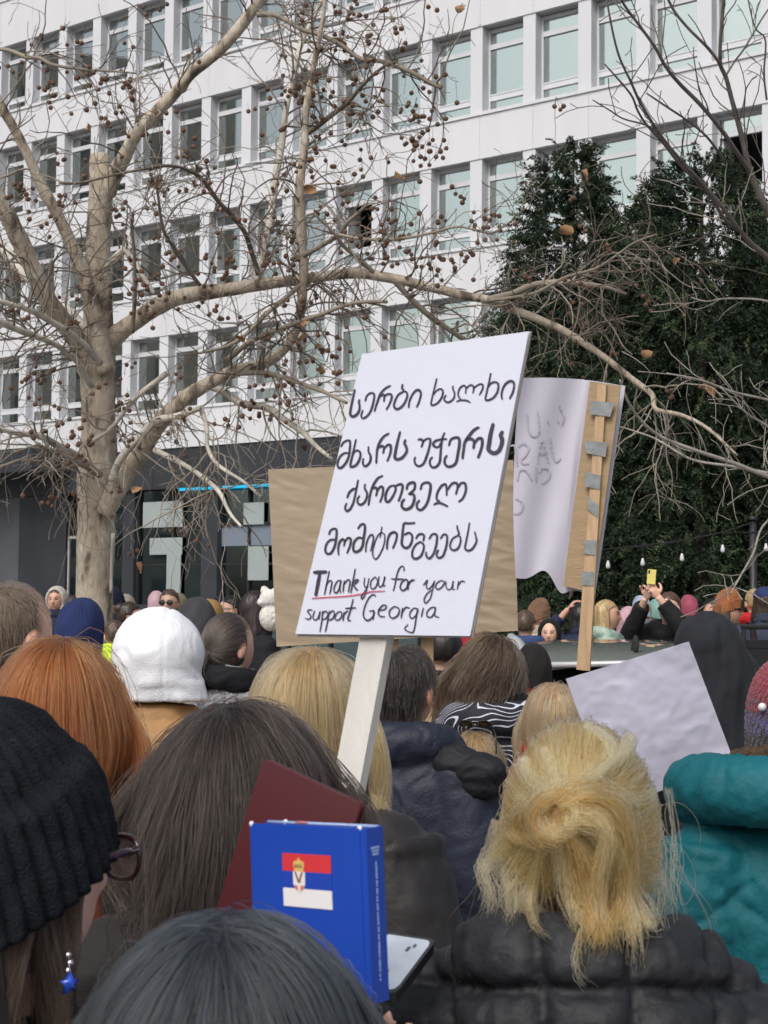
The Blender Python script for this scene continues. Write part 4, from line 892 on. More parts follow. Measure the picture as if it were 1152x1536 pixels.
LW = [lock(*a) for a in (
 ([(880, 1088, -.01), (912, 1110, .0), (918, 1140, .004), (890, 1166, .008), (850, 1180, .015), (828, 1194, .02)], 80, .010, 21),
 ([(820, 1120, .0), (836, 1150, .004), (846, 1176, .012), (850, 1196, .02)], 70, .010, 22),
 ([(790, 1135, .0), (800, 1160, .004), (822, 1180, .012), (842, 1200, .02)], 80, .012, 23),
 ([(748, 1230, -.01), (742, 1270, -.01), (728, 1300, -.008), (742, 1340, -.005), (736, 1372, -.005)], 50, .010, 24),
 ([(752, 1262, -.01), (760, 1310, -.01), (776, 1352, -.005), (770, 1390, 0)], 50, .012, 25),
 ([(1000, 1180, -.03), (1008, 1260, -.03), (1012, 1330, -.03), (1022, 1376, -.03)], 13, .009, 26),
 ([(984, 1260, -.02), (992, 1320, -.02), (990, 1360, -.02), (1002, 1400, -.02)], 16, .012, 27),
 ([(950, 1100, .0), (930, 1140, .002), (890, 1172, .01), (860, 1190, .02)], 70, .012, 28),
 ([(985, 1190, -.01), (960, 1200, .0), (920, 1200, .01), (880, 1205, .025)], 80, .012, 29),
 ([(775, 1200, .0), (800, 1206, .006), (830, 1212, .02)], 60, .010, 30))]
nd = roots(460, rg, front=2, back=-.92, side=-.9); nd = nd[nd[:, 2] < -.25]
def wisps(dd, L, seed, out=.35, m=16, curl=.012, g=.14):
    rg = np.random.RandomState(seed); p = cb + rb * dd * 1.04; v = nrm(dd * np.array([1, 1, .2]) * out + np.array([0, 0, -.8]) + rg.normal(size=dd.shape) * .25); ln = rg.uniform(*L, len(dd)); o = [p.copy()]; ph = rg.uniform(0, 6, len(dd))
    for s in range(1, m):
        v = nrm(v + np.array([0, 0, -g]) + rg.normal(size=dd.shape) * .06); p = p + v * (ln / (m - 1))[:, None]; o.append(p + curl * (s / m) * np.stack([np.sin(ph + s * .5), 0 * ph, np.cos(ph + s * .5)], 1))
    return np.stack(o, 1)
W1 = wisps(nd[:260], (.04, .10), 31)
sd_ = nrm(np.stack([rg.choice((-1, 1), 60) * rg.uniform(.75, 1, 60), rg.uniform(-.5, .5, 60), rg.uniform(-.7, .25, 60)], 1)); W2 = wisps(sd_, (.10, .22), 32, .45, curl=.016)
W3 = wisps(nrm(np.stack([rg.normal(-.72, .1, 60), rg.normal(-.65, .1, 60), rg.normal(-.45, .15, 60)], 1)), (.07, .15), 33, .8, curl=.014)
fd = roots(110, rg, front=.2, back=-.2, side=-.2); FL = np.stack([cb + rb * (1.02 + .10 * math.sin(math.pi * min(1, s / 9)) * rg.rand(len(fd), 1)) * nrm(fd + s / 11 * (tie * rg.uniform(.2, .9, (len(fd), 1)) + rg.normal(size=fd.shape) * .04)) for s in range(12)], 1)
m_bl = hairmat('blonde_hair', [(.28, .15, .046), (.42, .25, .085), (.57, .38, .155), (.70, .53, .27)])
m_bl2 = hairmat('golden_hair', [(.19, .085, .022), (.32, .16, .045), (.47, .26, .082), (.61, .40, .16)])
m_bl3 = hairmat('pale_blonde_hair', [(.46, .30, .12), (.62, .45, .21), (.74, .59, .33)])
qa, qb = np.quantile(lockn, (.34, .78))
strand_obj('strands', [A[(lockn >= qa) & (lockn < qb)], W2], .00036, .00022, m_bl, h0)
strand_obj('root_strands', [A[lockn < qa], W1], .00036, .00022, m_bl2, h0)
strand_obj('highlights', [A[lockn >= qb], FL, W3] + LW, .00036, .00022, m_bl3, h0)
kn = MB(); kn.ell(LP(850, 1224, .006), (.028, .020, .026), 0, 20, 12); kn.ell(LP(908, 1300, .0), (.026, .018, .055), 0, 20, 12); o_ = kn.build('hair_bun', m_hairfar, bl); o_.color = (.30, .17, .06, 1)
strand_obj('bun_strands', [LK[i] for i in (0, 2, 4, 6, 9, 10, 13)], .00042, .00022, m_bl2, o_)
strand_obj('bun_highlights', [LK[i] for i in (1, 3, 5, 7, 8, 11, 12, 14)], .00042, .00022, m_bl, o_)
# --- woman with long dark wavy hair
dj = cloth('dark_coat', (.02, .02, .022))
lh = person('woman seen from behind with long wavy dark brown hair left of the maroon folder', 358, 1028, 1.86, -4, jk='coat', jc=(.02, .018, .018), group=NEAR, hat=.014)
mbh = skull(1.0); mbh.loft([(0, -.10, 1.05, .10, .03), (0, -.125, 1.2, .11, .035), (0, -.11, 1.36, .115, .05), (0, -.06, 1.47, .105, .075), (0, -.03, 1.56, .092, .088)], 30)
h_ = under('hair', (.012, .015, .013), lh, mbh, seed=8)
m_dk = hairmat('dark_brown_hair', [(.006, .0043, .0036), (.010, .0070, .0057), (.020, .0138, .0105), (.058, .040, .031)], .38)
H1 = fall(5200, 51, part=('line', -.012), length=(.50, .78), thick=.20, K=150, clump=.8, wave=(.0115, 2.6), frizz=.0045, cols=SHO_C, sideflare=.0, flow=.6, xw=.075, inx=1.6)
H1f = fall(260, 52, part=('line', -.012), length=(.2, .5), thick=.30, K=0, wave=(.010, 2.5), frizz=.009, cols=SHO_C, sideflare=.1, xw=.10)
strand_obj('strands', [H1, H1f], .00042, .0003, m_dk, h_)
# --- red haired woman
rd = person('woman seen from behind with long straight copper red hair at the left edge', 94, 934, 2.38, -6, jk='coat', jc=(.02, .02, .02), group=NEAR, hat=.016)
mbh = skull(1.0); mbh.loft([(0, -.10, 1.0, .105, .03), (0, -.12, 1.2, .12, .035), (0, -.10, 1.36, .118, .05), (0, -.06, 1.47, .108, .075), (0, -.03, 1.56, .09, .088)], 30)
h_ = under('hair', (.10, .026, .008), rd, mbh, seed=9)
m_rd = hairmat('copper_hair', [(.11, .022, .006), (.18, .042, .010), (.28, .078, .019), (.42, .15, .045)])
H2 = fall(4200, 61, part=('pt', (.15, -.1, 1)), length=(.42, .64), thick=.19, K=120, clump=.6, wave=(.0025, 2), frizz=.002, cols=SHO_C, sideflare=.05)
H2f = fall(160, 62, part=('pt', (.1, -.1, 1)), length=(.1, .3), thick=.36, K=0, wave=(.008, 2), frizz=.006, cols=SHO_C)
strand_obj('strands', [H2, H2f], .0005, .00035, m_rd, h_)
# --- light blonde woman in the grey-brown puffer jacket, holder of the white placard
gp = jacket('puffer', fat=.016, wide=.93, seed=12, vox=.009, collar='stand', step=.20, amp=.010, off=.03, wr=.008).mesh('jacket', cloth('umber_puffer', (.030, .027, .028), .55, .2, 6, .15, 70, spec=.4))
lb = person('light blonde woman seen from behind in a shiny dark umber puffer jacket', 474, 952, 2.55, -30, jk=gp, group=NEAR, hat=.014, skin=(1.05, 1, .97))
mbh = skull(1.0); mbh.loft([(0, -.05, 1.30, .095, .03), (0, -.06, 1.42, .105, .055), (0, -.04, 1.5, .103, .075), (0, -.02, 1.6, .09, .09)], 30)
h_ = under('hair', (.26, .17, .075), lb, mbh, seed=10)
m_lb = hairmat('light_blonde_hair', [(.20, .11, .04), (.34, .21, .085), (.48, .33, .15), (.64, .48, .26)])
H3 = fall(3600, 71, part=('pt', (.2, -.05, 1)), length=(.28, .44), thick=.19, K=90, clump=.6, wave=(.002, 2), frizz=.002, cols=SHO_C, sideflare=.06)
strand_obj('strands', [H3], .0005, .00035, m_lb, h_)
# --- black haired head at the bottom edge
ARM1 = {-1: DOWN[-1], 1: [(.175, -.01, 1.375), (.22, .16, 1.14), (.135, .43, 1.385)]}
bb = body_mesh('body', ARM1, True, .0065, {1: dict(up=(0, 0, 1), curl=.5)})
bk = person('black haired person at the bottom edge, only the crown of the head showing', 345, 1322, 1.06, 0, body=bb, jk=jacket('coat', ARM1, seed=14).mesh('jacket', m_fab), jc=(.02, .022, .026), group=NEAR, hat=.014)
mbh = skull(1.0, rad=(.092, .106, .112)); mbh.loft([(0, -.08, 1.2, .12, .03), (0, -.07, 1.42, .12, .06), (0, -.03, 1.56, .095, .09)], 30)
h_ = under('hair', (.012, .013, .015), bk, mbh, seed=11)
m_bk = hairmat('black_hair', [(.008, .010, .012), (.014, .017, .020), (.024, .029, .034), (.05, .06, .07)], .36)
H4 = fall(5200, 81, rad=(.093, .106, .112), part=('line', -.006), length=(.34, .5), thick=.16, K=150, clump=.62, wave=(.0012, 2), frizz=.0022, cols=SHO_C, sideflare=.1)
H4f = fall(26, 82, rad=(.093, .106, .112), part=('line', -.006), length=(.05, .14), thick=.30, K=0, frizz=.006, flow=.4)
strand_obj('strands', [H4, H4f], .00038, .00026, m_bk, h_)
# --- man in the navy jacket
nj = jacket('coat', fat=.028, wide=1.08, seed=22, vox=.010, collar='roll').mesh('jacket', cloth('navy_shell', (.014, .019, .036), .6, .2, 5, .25, 120, .0, spec=.4))
nv_ = person('dark haired man seen from behind in a navy jacket with thick rolled collar', 610, 961, 4.05, -30, jk=nj, group=NEAR, hat=.01, skin=(1.0, .84, .78))
h_ = under('hair', (.022, .017, .015), nv_, skull(.985, rad=(.075, .100, .110)), seed=12, amp=.002)
m_mn = hairmat('man_dark_hair', [(.006, .0048, .004), (.011, .0085, .007), (.020, .016, .013), (.07, .06, .052)])
H5 = fall(2300, 91, rad=(.077, .101, .110), part=('pt', (-.2, -.55, .9)), length=(.05, .085), thick=.17, K=110, clump=.5, frizz=.004, m=12, reg=dict(back=-.72, side=.12, front=.45), face=False)
strand_obj('strands', [H5], .0006, .0004, m_mn, h_)
hm = MB(); ci = (P(716, 1156, 3.86) - np.array(nv_.location)) / nv_.scale[0]; ci = np.array(Matrix.Rotation(-nv_.rotation_euler[2], 3, 'Z') @ Vector(ci))
hm.ell(ci, (.085, .05, .048)); hm.ell(ci + np.array([-.07, 0, .018]), (.07, .05, .05)); hm.ell(ci + np.array([.0, .01, -.04]), (.075, .05, .04))
shell(hm, .008, 4, wrinkle(.008, (12, 12, 22), 7)).build('hood', cloth('black_padding', (.010, .011, .014), .65, .2, 8, .2, 120), nv_)
# --- brown bob, patterned coat
def contour_mat():
    m = bpy.data.materials.new('contour_print'); m.use_nodes = True; n = m.node_tree.nodes; l = m.node_tree.links; b = n['Principled BSDF']; tc = n.new('ShaderNodeTexCoord')
    nz = n.new('ShaderNodeTexNoise'); nz.inputs['Scale'].default_value = 5.0; nz.inputs['Detail'].default_value = 1.0; l.new(tc.outputs['Object'], nz.inputs[0])
    mu = n.new('ShaderNodeMath'); mu.operation = 'MULTIPLY'; mu.inputs[1].default_value = 24; fr = n.new('ShaderNodeMath'); fr.operation = 'FRACT'; lt = n.new('ShaderNodeMath'); lt.operation = 'LESS_THAN'; lt.inputs[1].default_value = .20
    mx = n.new('ShaderNodeMix'); mx.data_type = 'RGBA'; mx.inputs[6].default_value = (.012, .013, .022, 1); mx.inputs[7].default_value = (.55, .57, .68, 1)
    l.new(nz.outputs['Fac'], mu.inputs[0]); l.new(mu.outputs[0], fr.inputs[0]); l.new(fr.outputs[0], lt.inputs[0]); l.new(lt.outputs[0], mx.inputs[0]); l.new(mx.outputs[2], b.inputs['Base Color']); b.inputs['Roughness'].default_value = .8; return m
pj = jacket('coat', fat=.02, wide=1.0, seed=31, vox=.011, collar='roll').mesh('jacket', contour_mat())
bb_ = person('woman with windblown brown bob and black coat printed with white contour lines', 738, 944, 4.7, 10, jk=pj, group=NEAR, hat=.012)
sc_ = MB(); a = np.linspace(0, 2 * math.pi, 33); sc_.tube(np.stack([np.cos(a) * .10, np.sin(a) * .09 - .01, 1.475 - .012 * np.sin(a)], 1), .038, 12)
shell(sc_, .01, 3, wrinkle(.008, (14, 14, 20), 5)).build('scarf', cloth('black_fleece', (.010, .010, .012), .95, .3, 30), bb_)
mbh = skull(1.0); mbh.loft([(-.01, -.05, 1.42, .09, .03), (0, -.045, 1.48, .105, .06), (0, -.02, 1.58, .09, .09)], 30)
h_ = under('hair', (.045, .030, .02), bb_, mbh, seed=13)
m_br = hairmat('brown_hair', [(.018, .011, .007), (.032, .020, .0125), (.055, .036, .022), (.13, .09, .056)])
H6 = fall(2400, 101, part=('pt', (.3, .1, 1)), length=(.20, .30), thick=.22, K=80, clump=.65, wave=(.010, 2.4), frizz=.005, cols=SHO_C, drift=(-.35, 0, 0), sideflare=.08)
strand_obj('strands', [H6], .0008, .0005, m_br, h_)
# --- grey-brown ponytail, scarf, herringbone coat
hb = jacket('coat', seed=41, fat=.012).mesh('jacket', mat('herringbone', (.10, .10, .11), .9, .3, 90, .5, 200, col2=(.34, .34, .36)))
gy = person('person with slicked back greying brown hair, black scarf and grey herringbone coat', 346, 914, 5.5, -42, jk=hb, group=NEAR, hat=.008)
sc_ = MB(); sc_.tube(np.stack([np.cos(a) * .098, np.sin(a) * .092 - .008, 1.46 - .014 * np.sin(a)], 1), .045, 12)
shell(sc_, .01, 3, wrinkle(.010, (14, 14, 24), 6)).build('scarf', cloth('black_scarf', (.010, .010, .013), .9, .3, 20), gy)
h_ = under('hair', (.055, .043, .036), gy, skull(.985, rad=(.082, .101, .110)), seed=14, amp=.002)
tie2 = nrm(np.array([0, -.97, -.22])); rg = np.random.RandomState(77); d0 = roots(1500, rg, front=.35, back=-.7, side=-.05); om = np.arccos(np.clip(d0 @ tie2, -1, 1)); t = np.linspace(0, 1, 14); so = np.sin(om)[:, None, None] + 1e-6
sl = (np.sin((1 - t)[None, :, None] * om[:, None, None]) * d0[:, None, :] + np.sin(t[None, :, None] * om[:, None, None]) * tie2) / so
A2 = clumped(HC + np.array([.083, .101, .110]) * sl * (1.02 + .04 * rg.rand(len(d0), 1, 1)), rg, 60, 0, .5)
m_gy = hairmat('greying_hair', [(.035, .027, .022), (.055, .043, .035), (.085, .07, .058), (.18, .155, .13)])
t4 = np.linspace(0, 1, 14)[None, :, None]; T4 = HC + np.array([0, -.112, -.030]) + rg.normal(size=(220, 1, 3)) * .007 * (1 + 1.2 * t4) + t4 * np.array([0, -.03, -.15]) * rg.uniform(.7, 1.1, (220, 1, 1)) - np.array([0, .03, 0]) * np.sin(math.pi * t4)
strand_obj('strands', [A2, T4], .0008, .0006, m_gy, h_)
# --- small blondes in the middle
ch = person('short blonde woman with dark sunglasses pushed up on her head, behind the navy jacket', 714, 1088, 4.45, -8, jk='roll', jc=(.010, .010, .012), group=NEAR, hat=.012)
mbh = skull(1.0); mbh.loft([(0, -.05, 1.50, .075, .03), (0, -.04, 1.54, .092, .07), (0, -.02, 1.6, .088, .09)], 30); h_ = under('hair', (.24, .15, .07), ch, mbh, seed=15)
H7 = fall(1500, 111, part=('pt', (.1, .1, 1)), length=(.10, .17), thick=.16, K=60, clump=.65, frizz=.003, wave=(.004, 2), cols=SHO_C); strand_obj('strands', [H7], .0008, .0005, hairmat('sandy_hair', [(.16, .09, .035), (.28, .18, .08), (.44, .31, .16)]), h_)
gl = wear(ch, 'sunglasses', GLS); c_, s_ = math.cos(R(56)), math.sin(R(56)); gl.rotation_euler = (R(56), 0, 0); gl.location = (0, -.035 - (.10 * c_ - HZ * s_), HZ + .150 - (.10 * s_ + HZ * c_))
c2 = person('short fair blonde woman just behind the messy bun, only her crown visible', 830, 1014, 4.3, 4, jk='coat', jc=(.25, .02, .02), group=NEAR, hat=.012)
mbh = skull(1.0); mbh.loft([(0, -.05, 1.36, .08, .03), (0, -.04, 1.5, .095, .07), (0, -.02, 1.6, .087, .09)], 30); h_ = under('hair', (.26, .17, .09), c2, mbh, seed=16)
H8 = fall(1300, 121, part=('pt', (0, -.2, 1)), length=(.2, .3), thick=.14, K=60, clump=.6, frizz=.003, cols=SHO_C); strand_obj('strands', [H8], .0008, .0005, hairmat('fair_hair', [(.22, .13, .06), (.36, .24, .12), (.52, .38, .22)]), h_)
# --- cropped brown hair man at the left edge
cm = person('man with short cropped brown hair cut off by the left edge', 22, 866, 3.6, -38, jk='coat', jc=(.012, .012, .014), group=NEAR, hat=.008, skin=(1.05, .98, .95))
h_ = under('hair', (.10, .072, .05), cm, skull(.98, rad=(.081, .100, .110)), seed=17, amp=.0015)
H9 = fall(2600, 131, rad=(.081, .101, .110), part=('pt', (0, -.5, .9)), length=(.014, .034), thick=.10, K=0, frizz=.002, m=7, reg=dict(back=-.62, side=.05, front=.45), face=False)
strand_obj('strands', [H9], .0006, .0003, hairmat('cropped_hair', [(.06, .04, .026), (.10, .07, .046), (.15, .11, .078)]), h_)
# --- woman in the ribbed black knit hat, glasses and star earring
def big_hat():
    nu, nv = 420, 70; v = np.linspace(0.0, 1.0, nv)[:, None]; ph = (np.arange(nu) * 2 * math.pi / nu)[None]
    s = np.sin(v * math.pi / 2) ** .82; c = np.cos(v * math.pi / 2); ribs = 44
    rib = np.abs(np.sin(ph * ribs / 2 + .25 * np.sin(3 * v))) ** .7
    cuff = 1 / (1 + np.exp(-(v - .665) * 90)); bead = np.exp(-((v - .675) / .03) ** 2)
    nz = fbm(np.stack([np.cos(ph) * 6 + 0 * v, np.sin(ph) * 6 + 0 * v, v * 9 + 0 * ph], -1).reshape(-1, 3), 3, 3).reshape(nv, nu)
    r = (1 + .012 * nz) * s; dr = (.0075 * rib * np.clip(v * 4, 0, 1) + .011 * cuff + .002 * bead + .0035 * nz)
    ex, ey = .088, .106; x = np.cos(ph) * (ex * r + dr); y = np.sin(ph) * (ey * r + dr) - .012
    ze = HZ - .022 + .52 * (np.sin(ph) * ey - .012); z0 = HZ - .022 - .006
    z = z0 + (ze - z0) * s + (.168 + .004 * rib) * c ** .9; y = y - .045 * c
    mb = MB(); mb.rings(np.stack([x, y, z], -1), cap=True); return mb.mesh('knit_hat', cloth('black_wool', (.0120, .0145, .020), .95, .35, 40, .7, 420, .0, spec=.2))
kw = person('woman in a ribbed black knit hat with dark red glasses and a blue star earring', 2, 1088, 1.30, -45, jk=jacket('coat', seed=71, collar='none').mesh('jacket', m_fab), jc=(.012, .012, .014), group=NEAR, skin=(1.5, 1.5, 1.48))
wear(kw, 'knit_hat', big_hat())
mbh = MB(); mbh.ell((0, -.03, HZ - .02), (.081, .085, .10), 0, 30, 20); mbh.loft([(0, -.12, 1.12, .105, .03), (0, -.125, 1.30, .105, .045), (0, -.09, 1.42, .09, .05), (0, -.05, 1.54, .076, .05)], 28)
h_ = under('hair', (.030, .020, .014), kw, mbh, seed=19); m_kh = hairmat('chestnut_hair', [(.022, .013, .009), (.040, .025, .017), (.075, .050, .034), (.13, .09, .065)])
H10 = fall(2600, 141, rad=(.082, .094, .105), part=('pt', (0, -.3, 1)), length=(.34, .5), thick=.12, K=90, clump=.65, wave=(.004, 2), frizz=.003, cols=SHO_C, xw=.09, reg=dict(front=2, side=2, back=-.75, zmax=.0))
sdk = MB(); sdk.tube([(.074, .012, HZ + .01), (.077, .014, HZ - .05), (.076, .012, 1.45), (.078, .0, 1.32), (.08, -.02, 1.2)], [.012, .015, .020, .028, .02], 12, flat=1.0); sdk.tube([(.058, -.06, HZ), (.066, -.06, 1.46), (.075, -.05, 1.3), (.08, -.05, 1.1)], [.03, .036, .045, .04], 12)
V_, F_, N_x = remesh(sdk, .006, 3); o_ = MB().add(V_ + N_x * streak(.004, 3)(V_, N_x)[:, None], F_).build('side_hair', m_hairfar, kw); o_.color = (.022, .014, .010, 1)
r_ = np.random.RandomState(5); t_ = np.linspace(0, 1, 24)[None, :, None]; n_ = 900; u_0 = r_.uniform(-1, 1, (n_, 1, 1)); bs_ = np.where(r_.rand(n_, 1, 1) < .5, np.array([.088, .012, HZ + .0]) + u_0 * np.array([.003, .012, .0]), np.array([.085, -.055, HZ - .02]) + u_0 * np.array([.012, .035, 0]))
H11 = bs_ + t_ * np.array([.012, -.02, -.36]) * r_.uniform(.6, 1.1, (n_, 1, 1)) + .010 * np.sin(t_ * 7 + 3 * u_0) * np.array([.4, 1, 0]) + np.cumsum(r_.normal(size=(n_, 24, 3)) * .0006, axis=1)
strand_obj('strands', [H10, H11], .0004, .0003, m_kh, h_)
def eyeglasses():
    mb = MB(); a = np.linspace(0, 2 * math.pi, 25)
    for s in (-1, 1):
        e = np.stack([s * .036 + .029 * np.sign(np.cos(a)) * abs(np.cos(a)) ** .8, .111 - .10 * (np.cos(a) * s * .029 + .036) ** 1 * .35, HZ + .004 + .020 * np.sign(np.sin(a)) * abs(np.sin(a)) ** .85 + .004 * s * np.cos(a)], 1)
        mb.tube(e, .0024 + .0012 * np.clip(np.sin(a), 0, 1), 8, 0, False)
        mb.rings([e * .999, e * .6 + e.mean(0) * .4, e * .02 + e.mean(0) * .98], 1, cap=False)
        mb.tube([(s * .064, .104, HZ + .016), (s * .074, .085, HZ + .016), (s * .082, .0, HZ + .012)], [.0046, .0040, .0026], 8, 0)
    mb.tube([(-.008, .110, HZ + .010), (.008, .110, HZ + .010)], .003, 8, 0)
    return mb.mesh('glasses', [mat('tortoise_red', (.028, .008, .008), .2, .4, 60, coat=.5), glass_mat('lens_tint', (.86, .82, .84), .8)])
wear(kw, 'glasses', eyeglasses())
er = MB()
for k, (r_, c_) in enumerate(((.0028, 0), (.0032, -.007), (.0028, -.013))): er.ell((.106, .006 + .002 * (k % 2), HZ - .058 + c_), (r_, r_, r_), 0, 12, 8)
st = []
for i in range(10):
    a_ = math.pi / 2 + i * math.pi / 5; rr = .0105 if i % 2 == 0 else .0050; st.append((math.cos(a_) * rr, math.sin(a_) * rr))
st = np.array(st); ring = lambda s_, o_: np.stack([.107 + o_ + 0 * st[:, 0], .007 + st[:, 0] * s_, HZ - .086 + st[:, 1] * s_ + .004], 1)
er.rings([ring(.2, -.0045), ring(.85, -.003), ring(1, 0), ring(.85, .003), ring(.2, .0045)], 1)
er.build('earring', [mat('silver_bead', (.75, .75, .78), .2, .05, metal=1), mat('blue_glass_star', (.012, .06, .42), .12, .4, 90, coat=1)], kw)
# --- teal jacket and crocheted hat
def crochet_mat():
    m = mat('crochet_wool', (.3, .02, .04), .95, .3, 40, .9, 240, sheen=.3); n = m.node_tree.nodes; l = m.node_tree.links
    tc = n.new('ShaderNodeTexCoord'); sp = n.new('ShaderNodeSeparateXYZ'); l.new(tc.outputs['Object'], sp.inputs[0])
    vo = n.new('ShaderNodeTexVoronoi'); vo.inputs['Scale'].default_value = 85; mp = n.new('ShaderNodeMapping'); mp.inputs['Scale'].default_value = (1, 1, .75); l.new(tc.outputs['Object'], mp.inputs[0]); l.new(mp.outputs[0], vo.inputs['Vector'])
    ad = n.new('ShaderNodeMath'); ad.operation = 'MULTIPLY_ADD'; ad.inputs[1].default_value = .055; bw = n.new('ShaderNodeRGBToBW'); l.new(vo.outputs['Color'], bw.inputs[0]); l.new(bw.outputs[0], ad.inputs[0]); l.new(sp.outputs['Z'], ad.inputs[2])
    mr = n.new('ShaderNodeMapRange'); mr.inputs[1].default_value = HZ - .045; mr.inputs[2].default_value = HZ + .20; l.new(ad.outputs[0], mr.inputs[0])
    cr = n.new('ShaderNodeValToRGB'); e = cr.color_ramp.elements; e[0].position = 0; e[0].color = (.035, .006, .010, 1); e[1].position = 1; e[1].color = (.27, .014, .038, 1)
    for p_, c_ in ((.10, (.20, .045, .014, 1)), (.22, (.05, .012, .014, 1)), (.34, (.016, .016, .022, 1)), (.44, (.035, .035, .05, 1)), (.52, (.10, .07, .22, 1)), (.60, (.03, .010, .02, 1)), (.68, (.20, .010, .032, 1))): q = e.new(p_); q.color = c_
    l.new(mr.outputs[0], cr.inputs[0]); l.new(cr.outputs[0], n['Principled BSDF'].inputs['Base Color']); return m
def crochet_hat():
    nu, nv = 220, 90; th = np.linspace(0, 1, nv)[:, None]; ph = (np.arange(nu) * 2 * math.pi / nu)[None]; ang = th * (math.pi / 2 + .5)
    rr = np.sin(np.minimum(ang, math.pi / 2)) ** .8; zz = np.where(ang < math.pi / 2, np.cos(ang) * .145, -(ang - math.pi / 2) * .17)
    st_ = .0035 * np.sin(ph * 44 + 6 * np.floor(th * 20)) * np.sin(th * 20 * math.pi) * np.clip(th * 3, 0, 1)
    x = (.094 * rr + st_) * np.cos(ph); y = (.110 * rr + st_) * np.sin(ph) - .012
    mb = MB(); mb.rings(np.stack([x, y, zz + HZ + .04 + .18 * y], -1)); return mb.mesh('crochet_hat', crochet_mat())
def teal_disp(V, N):
    w = wrinkle(.007, (9, 9, 9), 5)(V, N) + .0045 * (1 - 2 * np.abs(fbm(V * np.array([20, 20, 16.]), 6, 2))); x, z = V[:, 0] + .004 * fbm(V * 9, 2, 1), V[:, 2]
    s = np.minimum(np.abs((x * .75 + z) % .26 - .13), np.abs((x * -.75 + z) % .26 - .13)); up = z < 1.33
    return w + np.where(up, -.007 * np.exp(-(s / .006) ** 2) + .006 * np.clip(s / .05, 0, 1), .003 * fbm(V * np.array([24, 24, 9.]), 8, 2))
tj = shell(jacket_mb(DOWN, .03, 1.05, collar='roll', csz=1.62, cz=.062, ct=.066), .009, 3, teal_disp).mesh('jacket', cloth('teal_shell', (.004, .105, .130), .64, .14, 6, .3, 60, .0, spec=.3))
te = person('person in a teal padded jacket and chunky crocheted red and purple hat', 1186, 1024, 2.90, 8, jk=tj, group=NEAR, hat=.0)
wear(te, 'crochet_hat', crochet_hat()); fu = MB(); a = np.linspace(0, 2 * math.pi, 33); fu.tube(np.stack([np.cos(a) * .112, np.sin(a) * .118 - .02, 1.56 - .02 * np.sin(a)], 1), .020, 12); fo = shell(fu, .008, 2, wrinkle(.010, (30, 30, 40), 4)).build('fur_trim', cloth('brown_fur', (.10, .065, .04), .95, .4, 60, .9, 300), te)
pn = MB(); pn.ell((-.086, -.06, HZ + .085), (.009, .009, .009), 0, 12, 8); pn.build('pin', mat('pearl', (.7, .68, .68), .25, .1), te)
# --- white hood and tan puffer
tan = jacket('puffer', fat=.032, wide=1.06, seed=52, vox=.009, step=.095, amp=.011, vstep=.16, wr=.006, collar='none').mesh('jacket', cloth('tan_shell', lin('a57e52'), .6, .12, 5, .2, 100, .0, spec=.4))
wh = person('person in a white sweatshirt hood and tan quilted puffer coat', 240, 905, 4.05, 0, jk=tan, group=NEAR, hat=.02)
wear(wh, 'hood', hood_mesh('hood', 3, .007, 1.14, 1.475, .004), (.78, .80, .84))
# --- dark hood on the right, blue beanie, grey beanie
def big_hood():
    mb = MB(); mb.ell((-.02, -.02, HZ + .01), (.135, .135, .132), 0, 40, 26)
    mb.loft([(.03, -.04, 1.10, .27, .13), (.03, -.04, 1.30, .25, .13), (.025, -.035, 1.44, .205, .13), (.01, -.03, 1.54, .165, .13), (-.01, -.02, 1.62, .135, .125)], 40)
    def ds(V, N): return .019 * (1 - 2 * np.abs(fbm(V * np.array([8, 8, 2.2]), 9, 3))) - .008 - .006 * np.exp(-((V[:, 0] + .01) / .006) ** 2) * (V[:, 2] > 1.5)
    return shell(mb, .010, 6, ds).mesh('hood', m_fab)
hd = person('person with a large charcoal hood pulled over the head, beside the parked car', 1064, 915, 6.0, 10, jk='coat', jc=(.016, .018, .023), group=NEAR, hat=.02); wear(hd, 'hood', big_hood(), (.016, .018, .023))
pb = person('person in a plain navy blue beanie left of the white hood', 121, 906, 5.4, -8, jk='coat', jc=(.02, .02, .03), group=NEAR, hat=.01); wear(pb, 'beanie', BEAN_P, (.012, .022, .085))
pg_ = person('person in a dark grey beanie just behind the white hood', 296, 903, 6.6, 5, jk='coat', jc=(.02, .02, .022), group=NEAR, hat=.01); wear(pg_, 'beanie', BEAN_P, (.040, .040, .044))
# ------------------------------------------------------------------ the crowd farther off
G1 = 'crowd in front of the office block'; G2 = 'crowd behind the parked car'
def far(label, px, top, d, yaw, jk, jc, items, grp, **k):
    hats = any(i[0] in ('beanie', 'hood', 'cap') for i in items)
    o = person(label, px, top, d, yaw, jk=jk, jc=jc, group=grp, hat=.02 if hats else .008, **k)
    for it in items:
        me = {'beanie': BEAN, 'plain': BEAN_P, 'hood': HOOD, 'cap': CAPM, 'glasses': GLS}.get(it[0]) or HAIR[it[0]]
        nm = {'plain': 'beanie', 'glasses': 'sunglasses'}.get(it[0], it[0] if it[0] in ('beanie', 'hood', 'cap') else 'hair')
        wear(o, nm, me, it[1] if len(it) > 1 else (1, 1, 1))
    return o
BK, DB, BN, BLD, GNG = (.012, .010, .010), (.035, .022, .015), (.075, .045, .028), (.38, .27, .13), (.30, .10, .03)
far('woman facing the camera in a pale beige hood left of the plane tree trunk', 85, 878, 16, 172, 'coat', (.02, .025, .05), [('hood', (.50, .46, .42)), ('short', DB)], G1)
far('dark brown haired person between the beige hooded woman and the tree trunk', 107, 892, 17.5, 40, 'coat', (.04, .03, .03), [('short', DB)], G1)
